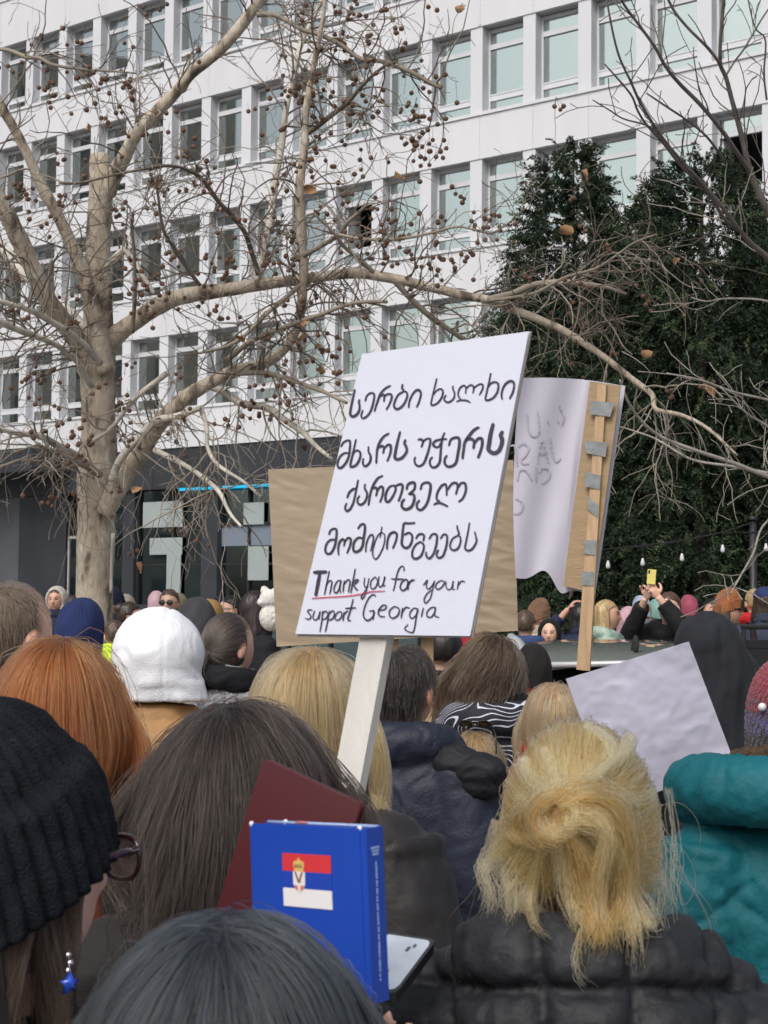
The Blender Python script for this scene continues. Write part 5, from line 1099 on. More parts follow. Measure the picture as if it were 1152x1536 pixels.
far('ginger haired woman in a navy beanie right of the tree trunk', 170, 884, 15.5, 125, 'coat', (.03, .03, .05), [('beanie', (.015, .02, .045)), ('long', GNG)], G1)
far('person in a taupe hood behind the dark haired woman right of the tree trunk', 190, 890, 17, -30, 'coat', (.16, .14, .12), [('hood', (.30, .26, .22))], G1)
far('dark haired woman with hair in a bun and a magenta coat', 196, 901, 13, -65, 'coat', (.22, .035, .16), [('bun', DB)], G1)
far('person in a fluorescent yellow green vest beside the tree trunk', 172, 928, 11.5, 10, 'coat', (.55, .80, .05), [('short', BN)], G1)
far('man in dark sunglasses and a grey scarf facing the camera', 254, 882, 14, 172, 'scarf', (.16, .17, .17), [('short', (.09, .06, .045)), ('glasses',)], G1)
far('person in a pale pink beanie left of the man in sunglasses', 235, 890, 15.5, 15, 'coat', (.2, .15, .16), [('plain', (.62, .42, .47))], G1)
far('person in a khaki hood right of the man in sunglasses', 268, 888, 15.6, -20, 'coat', (.20, .17, .11), [('hood', (.27, .23, .15))], G1)
far('person in an ochre hood behind the greying ponytail', 317, 897, 12, -25, 'coat', (.30, .19, .07), [('hood', (.27, .16, .05))], G1)
far('person in a dark navy cap among the distant crowd', 325, 892, 14.2, 170, 'coat', (.03, .03, .04), [('cap', (.02, .025, .05)), ('short', BN)], G1)
far('dark haired man in sunglasses seen in profile facing left', 345, 892, 14, 105, 'coat', (.03, .03, .035), [('short', BK), ('glasses',)], G1)
far('tall dark haired woman in a black coat left of the brown placard', 386, 884, 10.2, -60, 'coat', (.010, .010, .013), [('mid', (.022, .012, .012))], G1)
far('man with short brown hair and a blue jacket beside the parked car', 788, 913, 12.5, -15, 'roll', (.035, .06, .16), [('short', BN)], G2)
far('person in a brown ribbed beanie and cream jacket turned to the right', 809, 902, 13.98, -75, 'coat', (.45, .38, .28), [('beanie', (.20, .115, .075))], G2)
far('pale woman in a black hood facing the camera over the car', 824, 926, 12.82, 170, 'scarf', BK, [('hood', (.010, .010, .011))], G2, skin=(1.1, 1.06, 1.05))
UP1 = {1: DOWN[1], -1: [(-.175, -.01, 1.375), (-.30, .08, 1.42), (-.10, .05, 1.66)]}
b4 = person('black haired person in a navy coat raising one arm with a phone', 870, 903, 13.4, -5, body=body_mesh('body', UP1, True, .0065, {-1: dict(up=(1, 0, 0), curl=.45)}), jk=jacket('coat', {1: DOWN[1], -1: [UP1[-1][0], UP1[-1][1], (-.16, .06, 1.60)]}, seed=61).mesh('jacket', m_fab), jc=(.018, .025, .06), group=G2, hat=.01); wear(b4, 'hair', HAIR['bob'], BK)
camo = mat('camo_print', (.13, .22, .18), .8, .2, 16, .2, 200, col2=(.42, .52, .45))
b5 = far('blonde woman in profile wearing a mint camouflage jacket', 911, 898, 12.58, -95, 'roll', (1, 1, 1), [('bob', BLD)], G2)
for ch_ in b5.children:
    if ch_.name.startswith('jacket'): ch_.material_slots[0].link = 'OBJECT'; ch_.material_slots[0].material = camo
far('person in a dusty pink hooded coat right of the camouflage jacket', 944, 908, 13.4, -20, 'coat', (.50, .30, .35), [('hood', (.50, .32, .37))], G2)
far('person in a pale blue beanie behind the woman filming with a phone', 962, 897, 15.14, 20, 'coat', (.2, .2, .25), [('plain', (.40, .46, .60)), ('short', BLD)], G2)
far('person in a mint green beanie behind the woman filming with a phone', 985, 902, 15.73, 10, 'coat', (.1, .2, .2), [('plain', (.20, .38, .33))], G2)
UP2 = {1: [(.175, -.01, 1.375), (.27, .12, 1.36), (.07, .30, 1.66)], -1: [(-.175, -.01, 1.375), (-.22, .20, 1.40), (-.035, .30, 1.67)]}
UPJ = {s_: [UP2[s_][0], UP2[s_][1], tuple(np.array(UP2[s_][1]) * .12 + np.array(UP2[s_][2]) * .88)] for s_ in (1, -1)}
b9 = person('brown haired woman in a black coat lifting a yellow phone with both hands', 1003, 886, 12.58, 148, body=body_mesh('body', UP2, True, .0055, {1: dict(up=(0, 1, .3), curl=.5), -1: dict(up=(0, -1, -.3), curl=.5)}), jk=jacket('coat', UPJ, seed=62, collar='roll', fat=.02).mesh('jacket', m_fab), jc=(.010, .010, .011), group=G2, hat=.01); wear(b9, 'hair', HAIR['pony'], (.09, .045, .028))
zp = MB(); zp.box((-.005, .15, 1.05), (.005, .157, 1.34)); zp.build('zip', mat('zip_silver', (.5, .5, .52), .35, .1, metal=.6), b9, False)
far('person in a crimson beanie and pink coat behind the charcoal hood', 1033, 896, 15.14, 10, 'coat', (.50, .22, .32), [('plain', (.32, .07, .115))], G2)
far('woman with a black hood half covering her face', 1068, 897, 13.51, 150, 'scarf', BK, [('hood', (.011, .011, .013))], G2)
far('long haired woman in an orange beanie and sunglasses facing right', 1092, 888, 12.82, -100, 'coat', (.10, .07, .05), [('beanie', (.30, .115, .045)), ('long', BN), ('glasses',)], G2)
far('fair haired person in a bright red hooded coat', 1131, 882, 15.14, 0, 'roll', (.48, .02, .025), [('short', BLD)], G2)
b14 = far('person in a blue cap with a dark backpack strap over a slate jacket', 1147, 876, 12.5, -8, 'coat', (.035, .045, .075), [('cap', (.018, .03, .10)), ('bob', DB)], G2)
sp_ = MB(); sp_.tube(catmull([(-.12, .08, 1.42), (-.11, -.09, 1.43), (-.08, -.155, 1.28), (.02, -.16, 1.08), (.10, -.15, .95)], 6), .022, 8, 0, True, .35); sp_.build('strap', cloth('strap_black', (.02, .012, .012)), b14)
far('person in a black coat between the dark haired man and the brown bob', 664, 930, 6.6, 6, 'roll', (.010, .010, .011), [('short', BK)], NEAR)
far('person in a red coat with a white scarf behind the brown bob', 700, 926, 8.0, 12, 'scarf', (.40, .02, .035), [('plain', (.36, .02, .04))], NEAR)
far('person in a black fleece hat and red coat right of the brown bob', 800, 972, 6.4, 0, 'roll', (.32, .012, .018), [('plain', BK)], NEAR)
for px_, tp_, lb_, jc_ in ((1108, 256, 'person in a pink top leaning at the open office window', (.5, .2, .2)), (1004, 268, 'person in dark clothes inside the open office window, half hidden by the conifer', (.03, .03, .03))):
    o = person(lb_, px_, tp_, 38.3, 150, jk='coat', jc=jc_, group='people at the office windows', floor=P(px_, tp_, 38.3)[2] - 1.66, hat=.01, legs=False); wear(o, 'hair', HAIR['short'], DB)
# ------------------------------------------------------------------ placards, sheets, books
def ray(px, py): return RC @ np.array([(px - 576) / F, -(py - 768) / F, -1.0])
class Plane:
    def __init__(s, a, b, c):
        s.o = P(*a); s.n = nrm(np.cross(P(*b) - s.o, P(*c) - s.o)); s.n = s.n if s.n @ (CAM - s.o) > 0 else -s.n
    def at(s, px, py, off=0.0):
        r = ray(px, py); t = ((s.o - CAM) @ s.n) / (r @ s.n); return CAM + r * t + s.n * off
def slab(mb, pts, n, th, mi=0, back=None):
    a = np.array(pts); b = a - np.array(n) * th; k = len(a); i = np.arange(k); j = (i + 1) % k
    mb.add(a, np.arange(k)[None], mi); mb.add(b, np.arange(k)[::-1][None], mi if back is None else back)
    mb.add(np.concatenate([a, b]), np.stack([i, i + k, j + k, j], 1), mi); return mb
def sheet(corner, nu=40, nv=50, disp=None, th=.0015):
    """bilinear grid through 4 world corners TL TR BR BL with small relief, real thickness"""
    u, v = np.meshgrid(np.linspace(0, 1, nu), np.linspace(0, 1, nv)); TL, TR, BR, BL = [np.array(c) for c in corner]
    p = (TL * (1 - u[..., None]) + TR * u[..., None]) * (1 - v[..., None]) + (BL * (1 - u[..., None]) + BR * u[..., None]) * v[..., None]
    n = nrm(np.cross(TR - TL, BL - TL)); n = n if n @ (CAM - TL) > 0 else -n
    if disp is not None: p = p + n * disp(u, v)[..., None]
    return grid(p, n, th)
def grid(p, n, th, mb=None, mi=0):
    mb = mb or MB(); nv, nu = p.shape[:2]; i = np.arange((nu - 1) * (nv - 1)); i = (i // (nu - 1)) * nu + i % (nu - 1); q = np.stack([i, i + 1, i + nu + 1, i + nu], 1)
    a = p.reshape(-1, 3); b = a - n * th; N_ = len(a); mb.add(np.concatenate([a, b]), [q, q[:, ::-1] + N_], mi); mb.add(np.concatenate([a, b]), [], mi)
    ed = np.concatenate([np.arange(nu), np.arange(1, nv) * nu + nu - 1, (nv - 1) * nu + np.arange(nu - 2, -1, -1), np.arange(nv - 2, 0, -1) * nu]); e2 = np.roll(ed, -1)
    mb.f.append(np.stack([ed, e2, e2 + N_, ed + N_], 1) + mb.n - 2 * N_); mb.m.append(np.full(len(ed), mi)); return mb
def ribbon(mb, pl, pts, w, off, mi=0, k=5, taper=.8):
    c = catmull(pts, k) if len(pts) > 2 else np.array([np.array(pts[0]) + (np.array(pts[1]) - np.array(pts[0])) * t for t in np.linspace(0, 1, 4)])
    t = nrm(np.gradient(c, axis=0)); nn = np.stack([-t[:, 1], t[:, 0]], 1); s = np.linspace(0, 1, len(c)); ww = w / 2 * (1 - (1 - taper) * np.abs(2 * s - 1) ** 4) * (1 + .07 * np.sin(s * 9 + w))
    a, b = c + nn * ww[:, None], c - nn * ww[:, None]; cap0 = c[0] - t[0] * w * .3; cap1 = c[-1] + t[-1] * w * .3
    V = [pl.at(*q, off) for q in np.concatenate([a, b, [cap0, cap1]])]; n = len(c); i = np.arange(n - 1)
    mb.add(V, [np.stack([i, i + 1, n + i + 1, n + i], 1), np.array([[0, n, 2 * n], [n - 1, 2 * n + 1, 2 * n - 1]])], mi)
def stroke(mb, pl, org_, sc, txt, w, off, mi=0):
    for s in txt.split('/'):
        pts = [tuple(float(q) for q in p.split(',')) for p in s.split()]
        ribbon(mb, pl, [(org_[0] + x / sc, org_[1] + y / sc) for x, y in pts], w / sc, off, mi)
m_paper = mat('white_paper', (.62, .65, .76), .65, .02, 3, .08, 40)
m_ink = mat('black_marker', (.040, .035, .055), .6, .2, 60); m_red = mat('red_marker', (.52, .08, .14), .6, .15, 60)
m_kraft = mat('cardboard_brown', (.34, .245, .145), .8, .1, 12, .25, 60, stretch=(1, 1, 8))
m_stickw = mat('white_painted_wood', (.60, .59, .56), .6, .12, 14, .3, 60, stretch=(1, 1, .3)); m_wood = mat('pine_stick', (.45, .31, .18), .6, .18, 14, .2, 50, stretch=(4, 4, .4))
pl = Plane((540, 533, 2.19), (793, 497, 2.02), (443, 950, 2.20))
mp_ = empty('placard', tuple(pl.at(560, 950))); O_ = np.array(mp_.location); tag(mp_, 'white handwritten Georgian placard on a white painted stick, thanking for support', 'placard', 'placards held up by the crowd')
def loc(mb, o):
    mb.v = [v - o for v in mb.v]; return mb
cs = [pl.at(*q) for q in ((543, 531), (793, 497), (705, 954), (443, 951))]
u_ = lambda u, v: .0005 * np.sin(u * 3.1) * np.sin(v * 4) + .0003 * fbm(np.stack([u * 5, v * 7, 0 * u], -1).reshape(-1, 3), 3, 2).reshape(u.shape)
loc(sheet(cs, 30, 44, u_, .003), O_).build('board', m_paper, mp_)
bd = MB(); slab(bd, [pl.at(*q, -.0045) for q in ((543, 530), (793.8, 496), (706, 956), (442, 956))], pl.n, .003); loc(bd, O_).build('backing', mat('grey_board', (.35, .32, .30), .8, .1), mp_, False)
sk_ = MB(); slab(sk_, [pl.at(*q, -.0115) for q in ((548, 700), (590, 700), (574, 952), (533, 1172 + 12), (492, 1170))], pl.n, .016)
sk_ = MB(); slab(sk_, [pl.at(*q, -.0115) for q in ((585, 760), (625, 760), (574, 951), (529, 1192), (489, 1186), (533, 951))], pl.n, .016)
loc(sk_, O_).build('stick', m_stickw, mp_, False)
tx = MB(); e_ = .0012
def T(org_, w, s, mi=0, sc=8.2286): stroke(tx, pl, org_, sc, s, w, e_, mi)
a1 = (520, 550)
T(a1, 31, '105,285 80,400 55,520 50,590 85,615 130,590 160,540 165,480 155,440 165,410'); T(a1, 26, '235,425 250,370 290,330 335,330 345,380 325,480 290,570 240,625 200,635 185,600 205,540')
T(a1, 27, '545,235 480,270 420,340 390,420 360,510 350,550/420,370 450,345 470,360 465,430/470,370 510,340 555,345 560,390 530,470 495,530')
T(a1, 28, '695,220 690,265 710,290/700,310 640,350 600,430 590,490 625,525 690,490 735,420 755,350 735,310 700,305'); T(a1, 28, '770,505 780,430 820,340 870,290 910,300 920,350 900,430 870,500')
a2 = (640, 550)
T(a2, 24, '130,150 100,270 70,400 60,465 95,475 150,440 195,370 205,300 170,275 125,300 90,345'); T(a2, 24, '330,240 330,280 350,330 340,390 300,430 260,440 225,415 225,380 245,355')
T(a2, 22, '375,430 430,415 500,420 545,445/430,410 400,370 395,320 420,260 465,235 490,260 485,330/490,270 540,230 580,240 585,280 575,325/585,270 630,230 680,215 700,240 690,290 655,350')
T(a2, 26, '795,85 775,190 750,300 730,400 760,415 820,390 870,330 890,260 885,210 840,190 790,215 760,260'); T(a2, 29, '935,400 930,330 960,240 1010,190 1060,180 1085,220 1070,310 1030,395')
a3 = (500, 640)
T(a3, 28, '100,245 130,195 180,170 210,180 210,260 195,370 150,460 95,510 60,490 60,430 95,360 150,325 195,330'); T(a3, 29, '285,160 260,270 235,380 215,480 240,495 290,470 330,400 340,330 310,295 270,305 245,340')
T(a3, 29, '440,250 440,310 465,360 460,430 420,480 390,485 370,450 375,395'); T(a3, 31, '690,85 630,120 580,190 550,270 540,360 535,450/565,260 600,240 630,260 620,330/635,270 670,230 710,230 715,290 695,370 670,425'); T(a3, 38, '830,65 800,180 775,300 765,380 800,405 860,380 910,310 905,250 885,210 895,165')
a4 = (620, 630)
T(a4, 30, '65,245 100,240 125,270 105,335/130,265 170,235 215,240 205,330 170,450 130,540 70,570 30,540 20,490 30,460'); T(a4, 31, '390,160 365,225 350,320 340,430 330,520 290,575 240,585 210,540 215,490 240,460/415,235 350,240 280,260 250,300 280,335 320,330 350,280')
T(a4, 35, '445,315 465,250 510,220 565,225 575,290 555,420 530,530 480,570 430,575 395,540 395,480 420,440'); T(a4, 38, '815,92 760,120 690,200 640,280 625,380 612,475/660,250 700,230 755,260 748,350/770,280 800,235 850,235 855,310 830,400 805,465'); T(a4, 52, '990,50 960,170 940,300 935,370 1000,410 1060,380 1095,300 1100,240 1085,190 1105,145')
a5 = (510, 710)
for w, s in ((20, '160,60 140,160 120,250 90,310 60,325 48,295 60,260/65,210 85,165 120,135 145,135'), (20, '220,95 218,130 238,175 225,235 190,270 160,260 155,225 172,195'), (22, '372,22 330,45 290,105 265,180 250,275/285,130 315,125 325,150 316,195/330,150 350,118 375,125 372,185 350,250'), (23, '470,105 430,120 400,180 400,235 425,245 460,200 485,140 475,105/485,110 525,95 545,110 535,170 510,240'), (25, '580,140 590,100 625,80 650,90 645,140 600,180/600,180 640,185 645,230 620,290 570,312 540,290 540,250 560,225'), (24, '700,140 715,95 755,80 785,100 780,170 755,260 710,315 675,305 668,265 690,235'), (21, '815,270 860,255 935,285/865,240 840,225 845,170 880,110 915,95 925,130 925,190/935,140 970,90 1010,85 1020,120 1005,180/1025,120 1050,85 1085,90 1090,150 1065,215 1030,245')): T(a5, w, s, 0, 5.76)
a6 = (480, 770)
for w, s in ((29, '115,260 140,205 185,190 210,210 205,310 185,410 140,490 90,495 70,450 85,380 130,330 185,325'), (28, '235,510 230,430 250,350 285,320 310,340 300,400/315,345 350,305 385,320 375,400 340,490'), (32, '475,190 505,145 550,135 560,190 545,300 530,400 490,460 435,475 415,430 430,350 480,300 530,310'), (23, '570,475 575,390 605,300 640,265 665,290 655,370 630,465'), (18, '768,165 760,230 745,300/755,235 710,290 670,400 655,500 685,565 730,530 780,430 805,330 800,260 765,235'), (29, '832,440 835,360 860,270 905,235 950,250 945,330 905,430')): T(a6, w, s)
a7 = (590, 770)
for w, s in ((31, '270,118 200,125 140,125 125,190 115,300 110,380 150,425 200,410 235,340 235,270 195,240 145,265'), (28, '285,310 310,270 350,255 385,275 375,340/340,350 280,390 240,470 245,540 285,560 340,530 375,460 380,390 340,350'), (28, '450,315 480,265 525,255 545,290 535,390 505,490 455,555 415,530 410,480'), (27, '590,310 620,265 660,265 670,320 655,420 620,520 570,550 540,520 550,470 565,455'), (24, '792,150 800,200 815,245 800,270/800,275 740,310 705,390 720,440 765,455 810,420 835,350 830,290 800,272'), (25, '945,120 925,240 900,360 890,430 930,460 985,430 1030,350 1025,290 1010,230')): T(a7, w, s)
a8 = (460, 845)
for w, s in ((46, '95,113 250,106'), (45, '168,125 118,395'), (18, '285,95 255,240 225,385/245,270 285,215 315,230 305,310 290,380'), (18, '430,215 390,215 350,280 345,350 380,360 410,300 430,215 415,300 425,365'), (18, '470,215 460,290 455,355/465,260 510,205 540,220 530,290 520,355'), (20, '605,70 575,230 550,365/575,250 620,200 640,215 600,255/585,262 610,310 635,330'), (15, '722,180 715,260 735,300 765,270/775,185 750,300 720,400 690,440 680,410 720,350 745,315'), (16, '850,165 800,220 795,290 825,315 865,280 880,210 850,165'), (16, '900,160 890,240 905,290 940,270 965,200 968,165 950,270 975,275'), (18, '855,405 825,385 770,430 720,540 705,640 740,700 790,690 830,640 835,585 780,590/835,585 825,690'), (18, '885,575 960,570 990,530 950,515 905,560 890,620 920,655 970,655')): T(a8, w, s)
tx_ = tx; tx = MB(); T(a8, 15, '70,432 250,420 500,405 700,375 800,350 970,342', 0); loc(tx, O_).build('underline', m_red, mp_, False); tx = tx_
a9 = (570, 845)
for w, s in ((18, '300,95 300,50 275,35 235,80 205,180 190,260 170,340/145,192 300,195'), (20, '330,195 275,230 255,300 290,335 335,300 350,230 330,195'), (22, '355,220 350,325/350,270 390,215 432,205'), (16, '540,270 590,205 575,290 610,315 650,270 680,215/680,215 650,340 625,430 570,490 550,450 580,380 640,330'), (16, '760,210 710,240 690,290 720,320 770,290 800,230 760,210'), (16, '820,220 820,290 850,325 890,300 910,215 900,310 930,320'), (17, '975,220 960,320/970,270 1010,220 1050,225'), (18, '180,530 125,580 125,650 170,675 230,630 240,560 180,530'), (18, '285,550 265,675/275,610 320,545 370,550'), (17, '470,560 420,555 375,610 380,670 420,670 465,610 470,560 450,680 430,800 400,855 310,810 350,755'), (17, '540,550 515,660'), (17, '690,545 640,545 585,600 590,655 640,660 680,600 690,545 680,640 735,668')): T(a9, w, s)
aa = (450, 880)
for w, s in ((16, '155,290 115,285 100,310 140,360 120,400 70,390'), (16, '185,300 165,370 185,410 225,390 255,305 240,400'), (17, '285,300 275,420 250,555/285,330 320,300 350,340 325,390 280,405'), (17, '370,300 345,430 318,555/370,330 410,295 430,340 400,400 350,410'), (16, '490,305 450,340 440,400 480,410 515,370 520,320 490,305'), (16, '550,315 535,420/545,350 575,310 600,300'), (18, '660,155 625,300 595,400 630,420/565,268 695,260')): T(aa, w, s)
loc(tx, O_).build('lettering', m_ink, mp_, False)
# brown placard wrapped in clear film
D_K = 5.0
kp = empty('placard', tuple(P(600, 960, D_K))); O_ = np.array(kp.location); tag(kp, 'large brown cardboard placard wrapped in creased clear film, behind the Georgian placard', 'placard', 'placards held up by the crowd')
m_film = mat('film_wrapped_cardboard', (.37, .295, .21), .34, .06, 5, .3, 9, spec=.5, coat=.35, stretch=(1, 1, 2))
kc = [P(402, 704, D_K + .03), P(770, 690, D_K - .02), P(777, 946, D_K - .02), P(415, 970, D_K + .03)]
kd = lambda u, v: .0030 * (1 - 2 * np.abs(fbm(np.stack([u * 3.0 + v * 3, v * 9 - u * 5, 0 * u], -1).reshape(-1, 3), 5, 3).reshape(u.shape))) * (.6 + .6 * u) + .005 * np.sin(u * 4)
loc(sheet(kc, 90, 110, kd, .006), O_).build('board', m_film, kp)
for x0, x1, x2 in ((586, 598, -3), (631, 650, -2)):
    s_ = MB(); slab(s_, [P(x0 + 4, 720, D_K + .04), P(x1 + 4, 720, D_K + .04), P(x1 + x2, 1120, D_K + .04), P(x0 + x2, 1120, D_K + .04)], nrm(CAM - P(600, 900, D_K)), .02); loc(s_, O_).build('stick', m_wood, kp, False)
# placard seen from behind: cardboard, stick with grey tape, curling white paper
D_B = 4.6
rp = empty('placard', tuple(P(880, 960, D_B))); O_ = np.array(rp.location); tag(rp, 'placard seen from behind, a pine stick taped to cardboard with white paper curling off it', 'placard', 'placards held up by the crowd')
pb_ = Plane((885, 571, D_B + .02), (936, 579, D_B - .02), (845, 880, D_B + .02))
cbm = MB(); slab(cbm, [pb_.at(*q) for q in ((885, 572), (931, 578.5), (889, 889), (845, 879))], pb_.n, .005); loc(cbm, O_).build('cardboard', m_kraft, rp, False)
nu, nv = 44, 40; pts = np.zeros((nv, nu, 3))
for j in range(nv):
    v = j / (nv - 1); xl = 779 + (-9) * math.sin(v * math.pi * .8); yl = 567 + 300 * v; xr = 938 + (893 - 938) * v; yr = 579 + (892 - 579) * v
    for i in range(nu):
        u = i / (nu - 1); x = xl + (xr - xl) * u; y = yl + (yr - yl) * u - 5 * math.sin(u * math.pi) * (1 - v)
        um = (843 - 775) / (893 - 775)
        if v > .8: y += (v - .8) / .2 * (-20 * math.exp(-((u - .36) / .16) ** 2) + 12 * math.exp(-((u - .56) / .10) ** 2))
        dd = D_B + .03 - .14 * max(0, .62 - u) ** 1.5 + .05 * math.sin(v * 3) * max(0, .6 - u) + .006 * math.sin(u * 14 + v * 5) * (u < .62); pts[j, i] = P(x, y, dd + .006)
pp = grid(pts, nrm(CAM - P(850, 700, D_B)), .001); loc(pp, O_).build('paper', mat('backlit_paper', (.54, .53, .62), .7, .04, 3), rp)
st_ = MB(); slab(st_, [pb_.at(*q, .012) for q in ((898, 577), (909, 578), (884, 1006), (866, 1004))], pb_.n, .011); slab(st_, [pb_.at(*q, .014) for q in ((904, 578), (911, 578), (886, 1006), (874, 1005))], pb_.n, .013); loc(st_, O_).build('stick', m_wood, rp, False)
m_tape = mat('grey_duct_tape', (.22, .24, .25), .35, .2, 30, .3, 50, spec=.6)
for q in (((889, 602), (924, 605), (917, 626), (886, 622)), ((879, 662), (913, 664), (910, 686), (880, 680)), ((880, 708), (903, 714), (902, 735), (879, 730)), ((884, 745), (899, 758), (898, 777), (884, 765)), ((878, 810), (897, 811), (895, 833), (878, 831)), ((875, 857), (893, 858), (892, 879), (874, 877))):
    t_ = MB(); slab(t_, [pb_.at(*c_, .0165) for c_ in q], pb_.n, .003); loc(t_, O_).build('tape', m_tape, rp, False)
gh = MB(); m_gh = mat('show_through_ink', (.455, .44, .53), .8, .05)
class Curl:
    def at(s, px, py, off=0):
        v = (py - 567) / 305; u = min(1, max(0, (px - 772) / 166)); j = min(nv - 1, max(0, int(round(v * (nv - 1))))); row = pts[j]
        pr = (row - CAM) @ RC; xs_ = 576 + F * pr[:, 0] / -pr[:, 2]; dep = np.interp(px, xs_, -pr[:, 2]); return P(px, py, dep - .0035)
for s in ('185,390 190,500 215,580 260,600 295,560 290,470 280,370', '375,470 378,485', '465,455 468,470', '400,620 415,750 450,830 490,800', '280,840 300,700 322,635 350,720 380,840/295,765 365,765', '105,690 160,668 200,710 165,780 130,815 150,850 200,845', '35,690 75,700 95,870', '95,1000 120,910 180,915 230,1000', '270,880 265,1010', '290,930 340,890 390,920 380,990 320,1031', '80,1170 130,1190 145,1240 115,1300 65,1310', '480,330 520,420 500,500'): stroke(gh, Curl(), (760, 555), 6.063, s, 17, 0)
loc(gh, O_).build('lettering', m_gh, rp, False)
# blank crumpled sheet
D_C = 3.25
cr_ = lambda u, v: .012 * np.sin(u * 3 + .5) * np.sin(v * 3) + .0032 * (1 - 2 * np.abs(fbm(np.stack([u * 2.6, v * 3.2, 0 * u], -1).reshape(-1, 3), 15, 3).reshape(u.shape))) - .0012 * fbm(np.stack([u * 8, v * 8, 0 * u], -1).reshape(-1, 3), 17, 2).reshape(u.shape) + .012 * np.abs(v - .12) * (v < .12)
cc = [P(849, 1018, D_C), P(1033, 962, D_C - .05), P(1104, 1150, D_C - .05), P(920, 1208, D_C)]; o0 = np.mean(cc, 0)
sh_ = loc(sheet(cc, 80, 80, cr_, .002), o0).build('paper_sheet', mat('creased_film_paper', (.50, .49, .60), .45, .05, 4, .05, 12, spec=.4, coat=.2)); sh_.location = o0; tag(sh_, 'blank creased white sheet in clear film held up behind the messy bun', 'paper sheet')
# blue book with flag
D_O = 1.27; bx = empty('book', tuple(P(549, 1243, D_O)), R(-38)); bx.rotation_euler = (0, R(-3.5), R(-38)); tag(bx, 'blue hardback book with a red, blue and white flag on its cover', 'book')
kx = 178 / F * D_O / math.cos(R(38)) * 1.05; kz = .142; ks = .0222
m_blue = mat('blue_cover', lin('1a44a8'), .42, .05, 5, .02, 400, spec=.4); cvm = MB()
cvm.box((-kx, 0, -kz), (0, .0022, 0)); cvm.box((-kx, ks - .0022, -kz), (0, ks, 0)); cvm.box((-.0022, .0022, -kz), (0, ks - .0022, 0))
cvm.box((-.0105, -.0007, -kz), (-.0065, .0001, 0))
cvm.build('cover', m_blue, bx, False)
MB().box((-kx + .003, .0024, -kz + .003), (-.0024, ks - .0024, -.003)).build('pages', mat('page_edge', (.62, .60, .55), .8, .1, 90, stretch=(1, 12, 1)), bx, False)
wc = MB()
for x_, y_ in ((-kx, .001), (-.0085, .001), (-kx + .022, ks - .001)): wc.ell((x_ + .001, y_, -.0005), (.0026, .0016, .0026), 0, 10, 8)
wc.box((-kx + .003, ks - .003, -.0012), (-.004, ks + .0004, .0006), 1); wc.box((-kx + .036, ks - .003, -.0012), (-kx + .05, ks + .0006, .0009), 2); wc.build('worn_edge', [mat('worn_white', (.7, .72, .78), .8, .1), mat('worn_blue', (.30, .40, .66), .7, .1), mat('worn_red', (.55, .18, .2), .7, .1)], bx)
fx0, fx1 = -kx + .0415 * kx / .124, -kx + .0925 * kx / .124; X = lambda px: -kx * (550 - px) / 178
def Zp(py): return -(py - 1243) / F * D_O * 1.0
fl = MB(); y_ = -.0008
for z0, z1, mi in ((1286, 1313, 0), (1313, 1339, 1), (1339, 1367, 2)): fl.box((X(423), y_, Zp(z1)), (X(497), -.0001, Zp(z0)), mi)
cx_, s_ = X(448), .0000
fl.build('flag', [mat('flag_red', lin('c9353c'), .5, .05), mat('flag_blue', lin('1a3fa8'), .5, .05), mat('flag_white', (.74, .74, .75), .5, .04)], bx, False)
em = MB(); Q = lambda pts: [(X(a), -.0012, Zp(b)) for a, b in pts]
def poly(pts, mi, y=-.0012): v = np.array(Q(pts)); v[:, 1] = y; slab(em, v, np.array([0, -1.0, 0]), .0004, mi)
poly([(439.5, 1313), (457.5, 1313), (457.5, 1332), (454, 1341), (448.5, 1347), (443, 1341), (439.5, 1332)], 0)
poly([(442, 1313), (440, 1300), (443, 1297), (448.5, 1295.5), (454, 1297), (457, 1300), (455, 1313)], 1)
for a in (443, 447, 451): poly([(a, 1302), (a + 2, 1302), (a + 2, 1307), (a, 1307)], 3, -.0017)
poly([(447.5, 1292), (449.5, 1292), (449.5, 1296), (447.5, 1296)], 1)
poly([(442, 1313.5), (444.5, 1313.5), (448.5, 1326), (452.5, 1313.5), (455, 1313.5), (450, 1330), (447, 1330)], 3, -.0016); poly([(441, 1334), (446, 1334), (447, 1342), (443, 1340)], 2, -.0016); poly([(451, 1334), (456, 1334), (454, 1340), (450, 1342)], 2, -.0016)
em.build('emblem', [mat('arms_white', (.72, .70, .70), .5, .05), mat('arms_gold', (.62, .42, .13), .5, .2, 200), mat('arms_red', (.55, .17, .12), .5, .1), mat('arms_brown', (.20, .10, .06), .6, .2)], bx, False)
sp2 = MB(); r3 = random.Random(4)
for k in range(3):
    for q in range(7 - k): sp2.box((.0001, .0055 + .0016 * q + .0009 * k, -.0175 - .0026 * k), (.0006, .0065 + .0016 * q + .0009 * k, -.0157 - .0026 * k))
z_ = -.028
while z_ > -.125: h_ = r3.uniform(.0012, .0030); sp2.box((.0001, .0105, z_ - h_), (.0006, .0105 + r3.uniform(.0012, .0019), z_)); z_ -= h_ + r3.choice((.0005, .0005, .0016))
sp2.build('spine_lettering', mat('spine_pale_blue', (.30, .42, .72), .5, .1), bx, False)
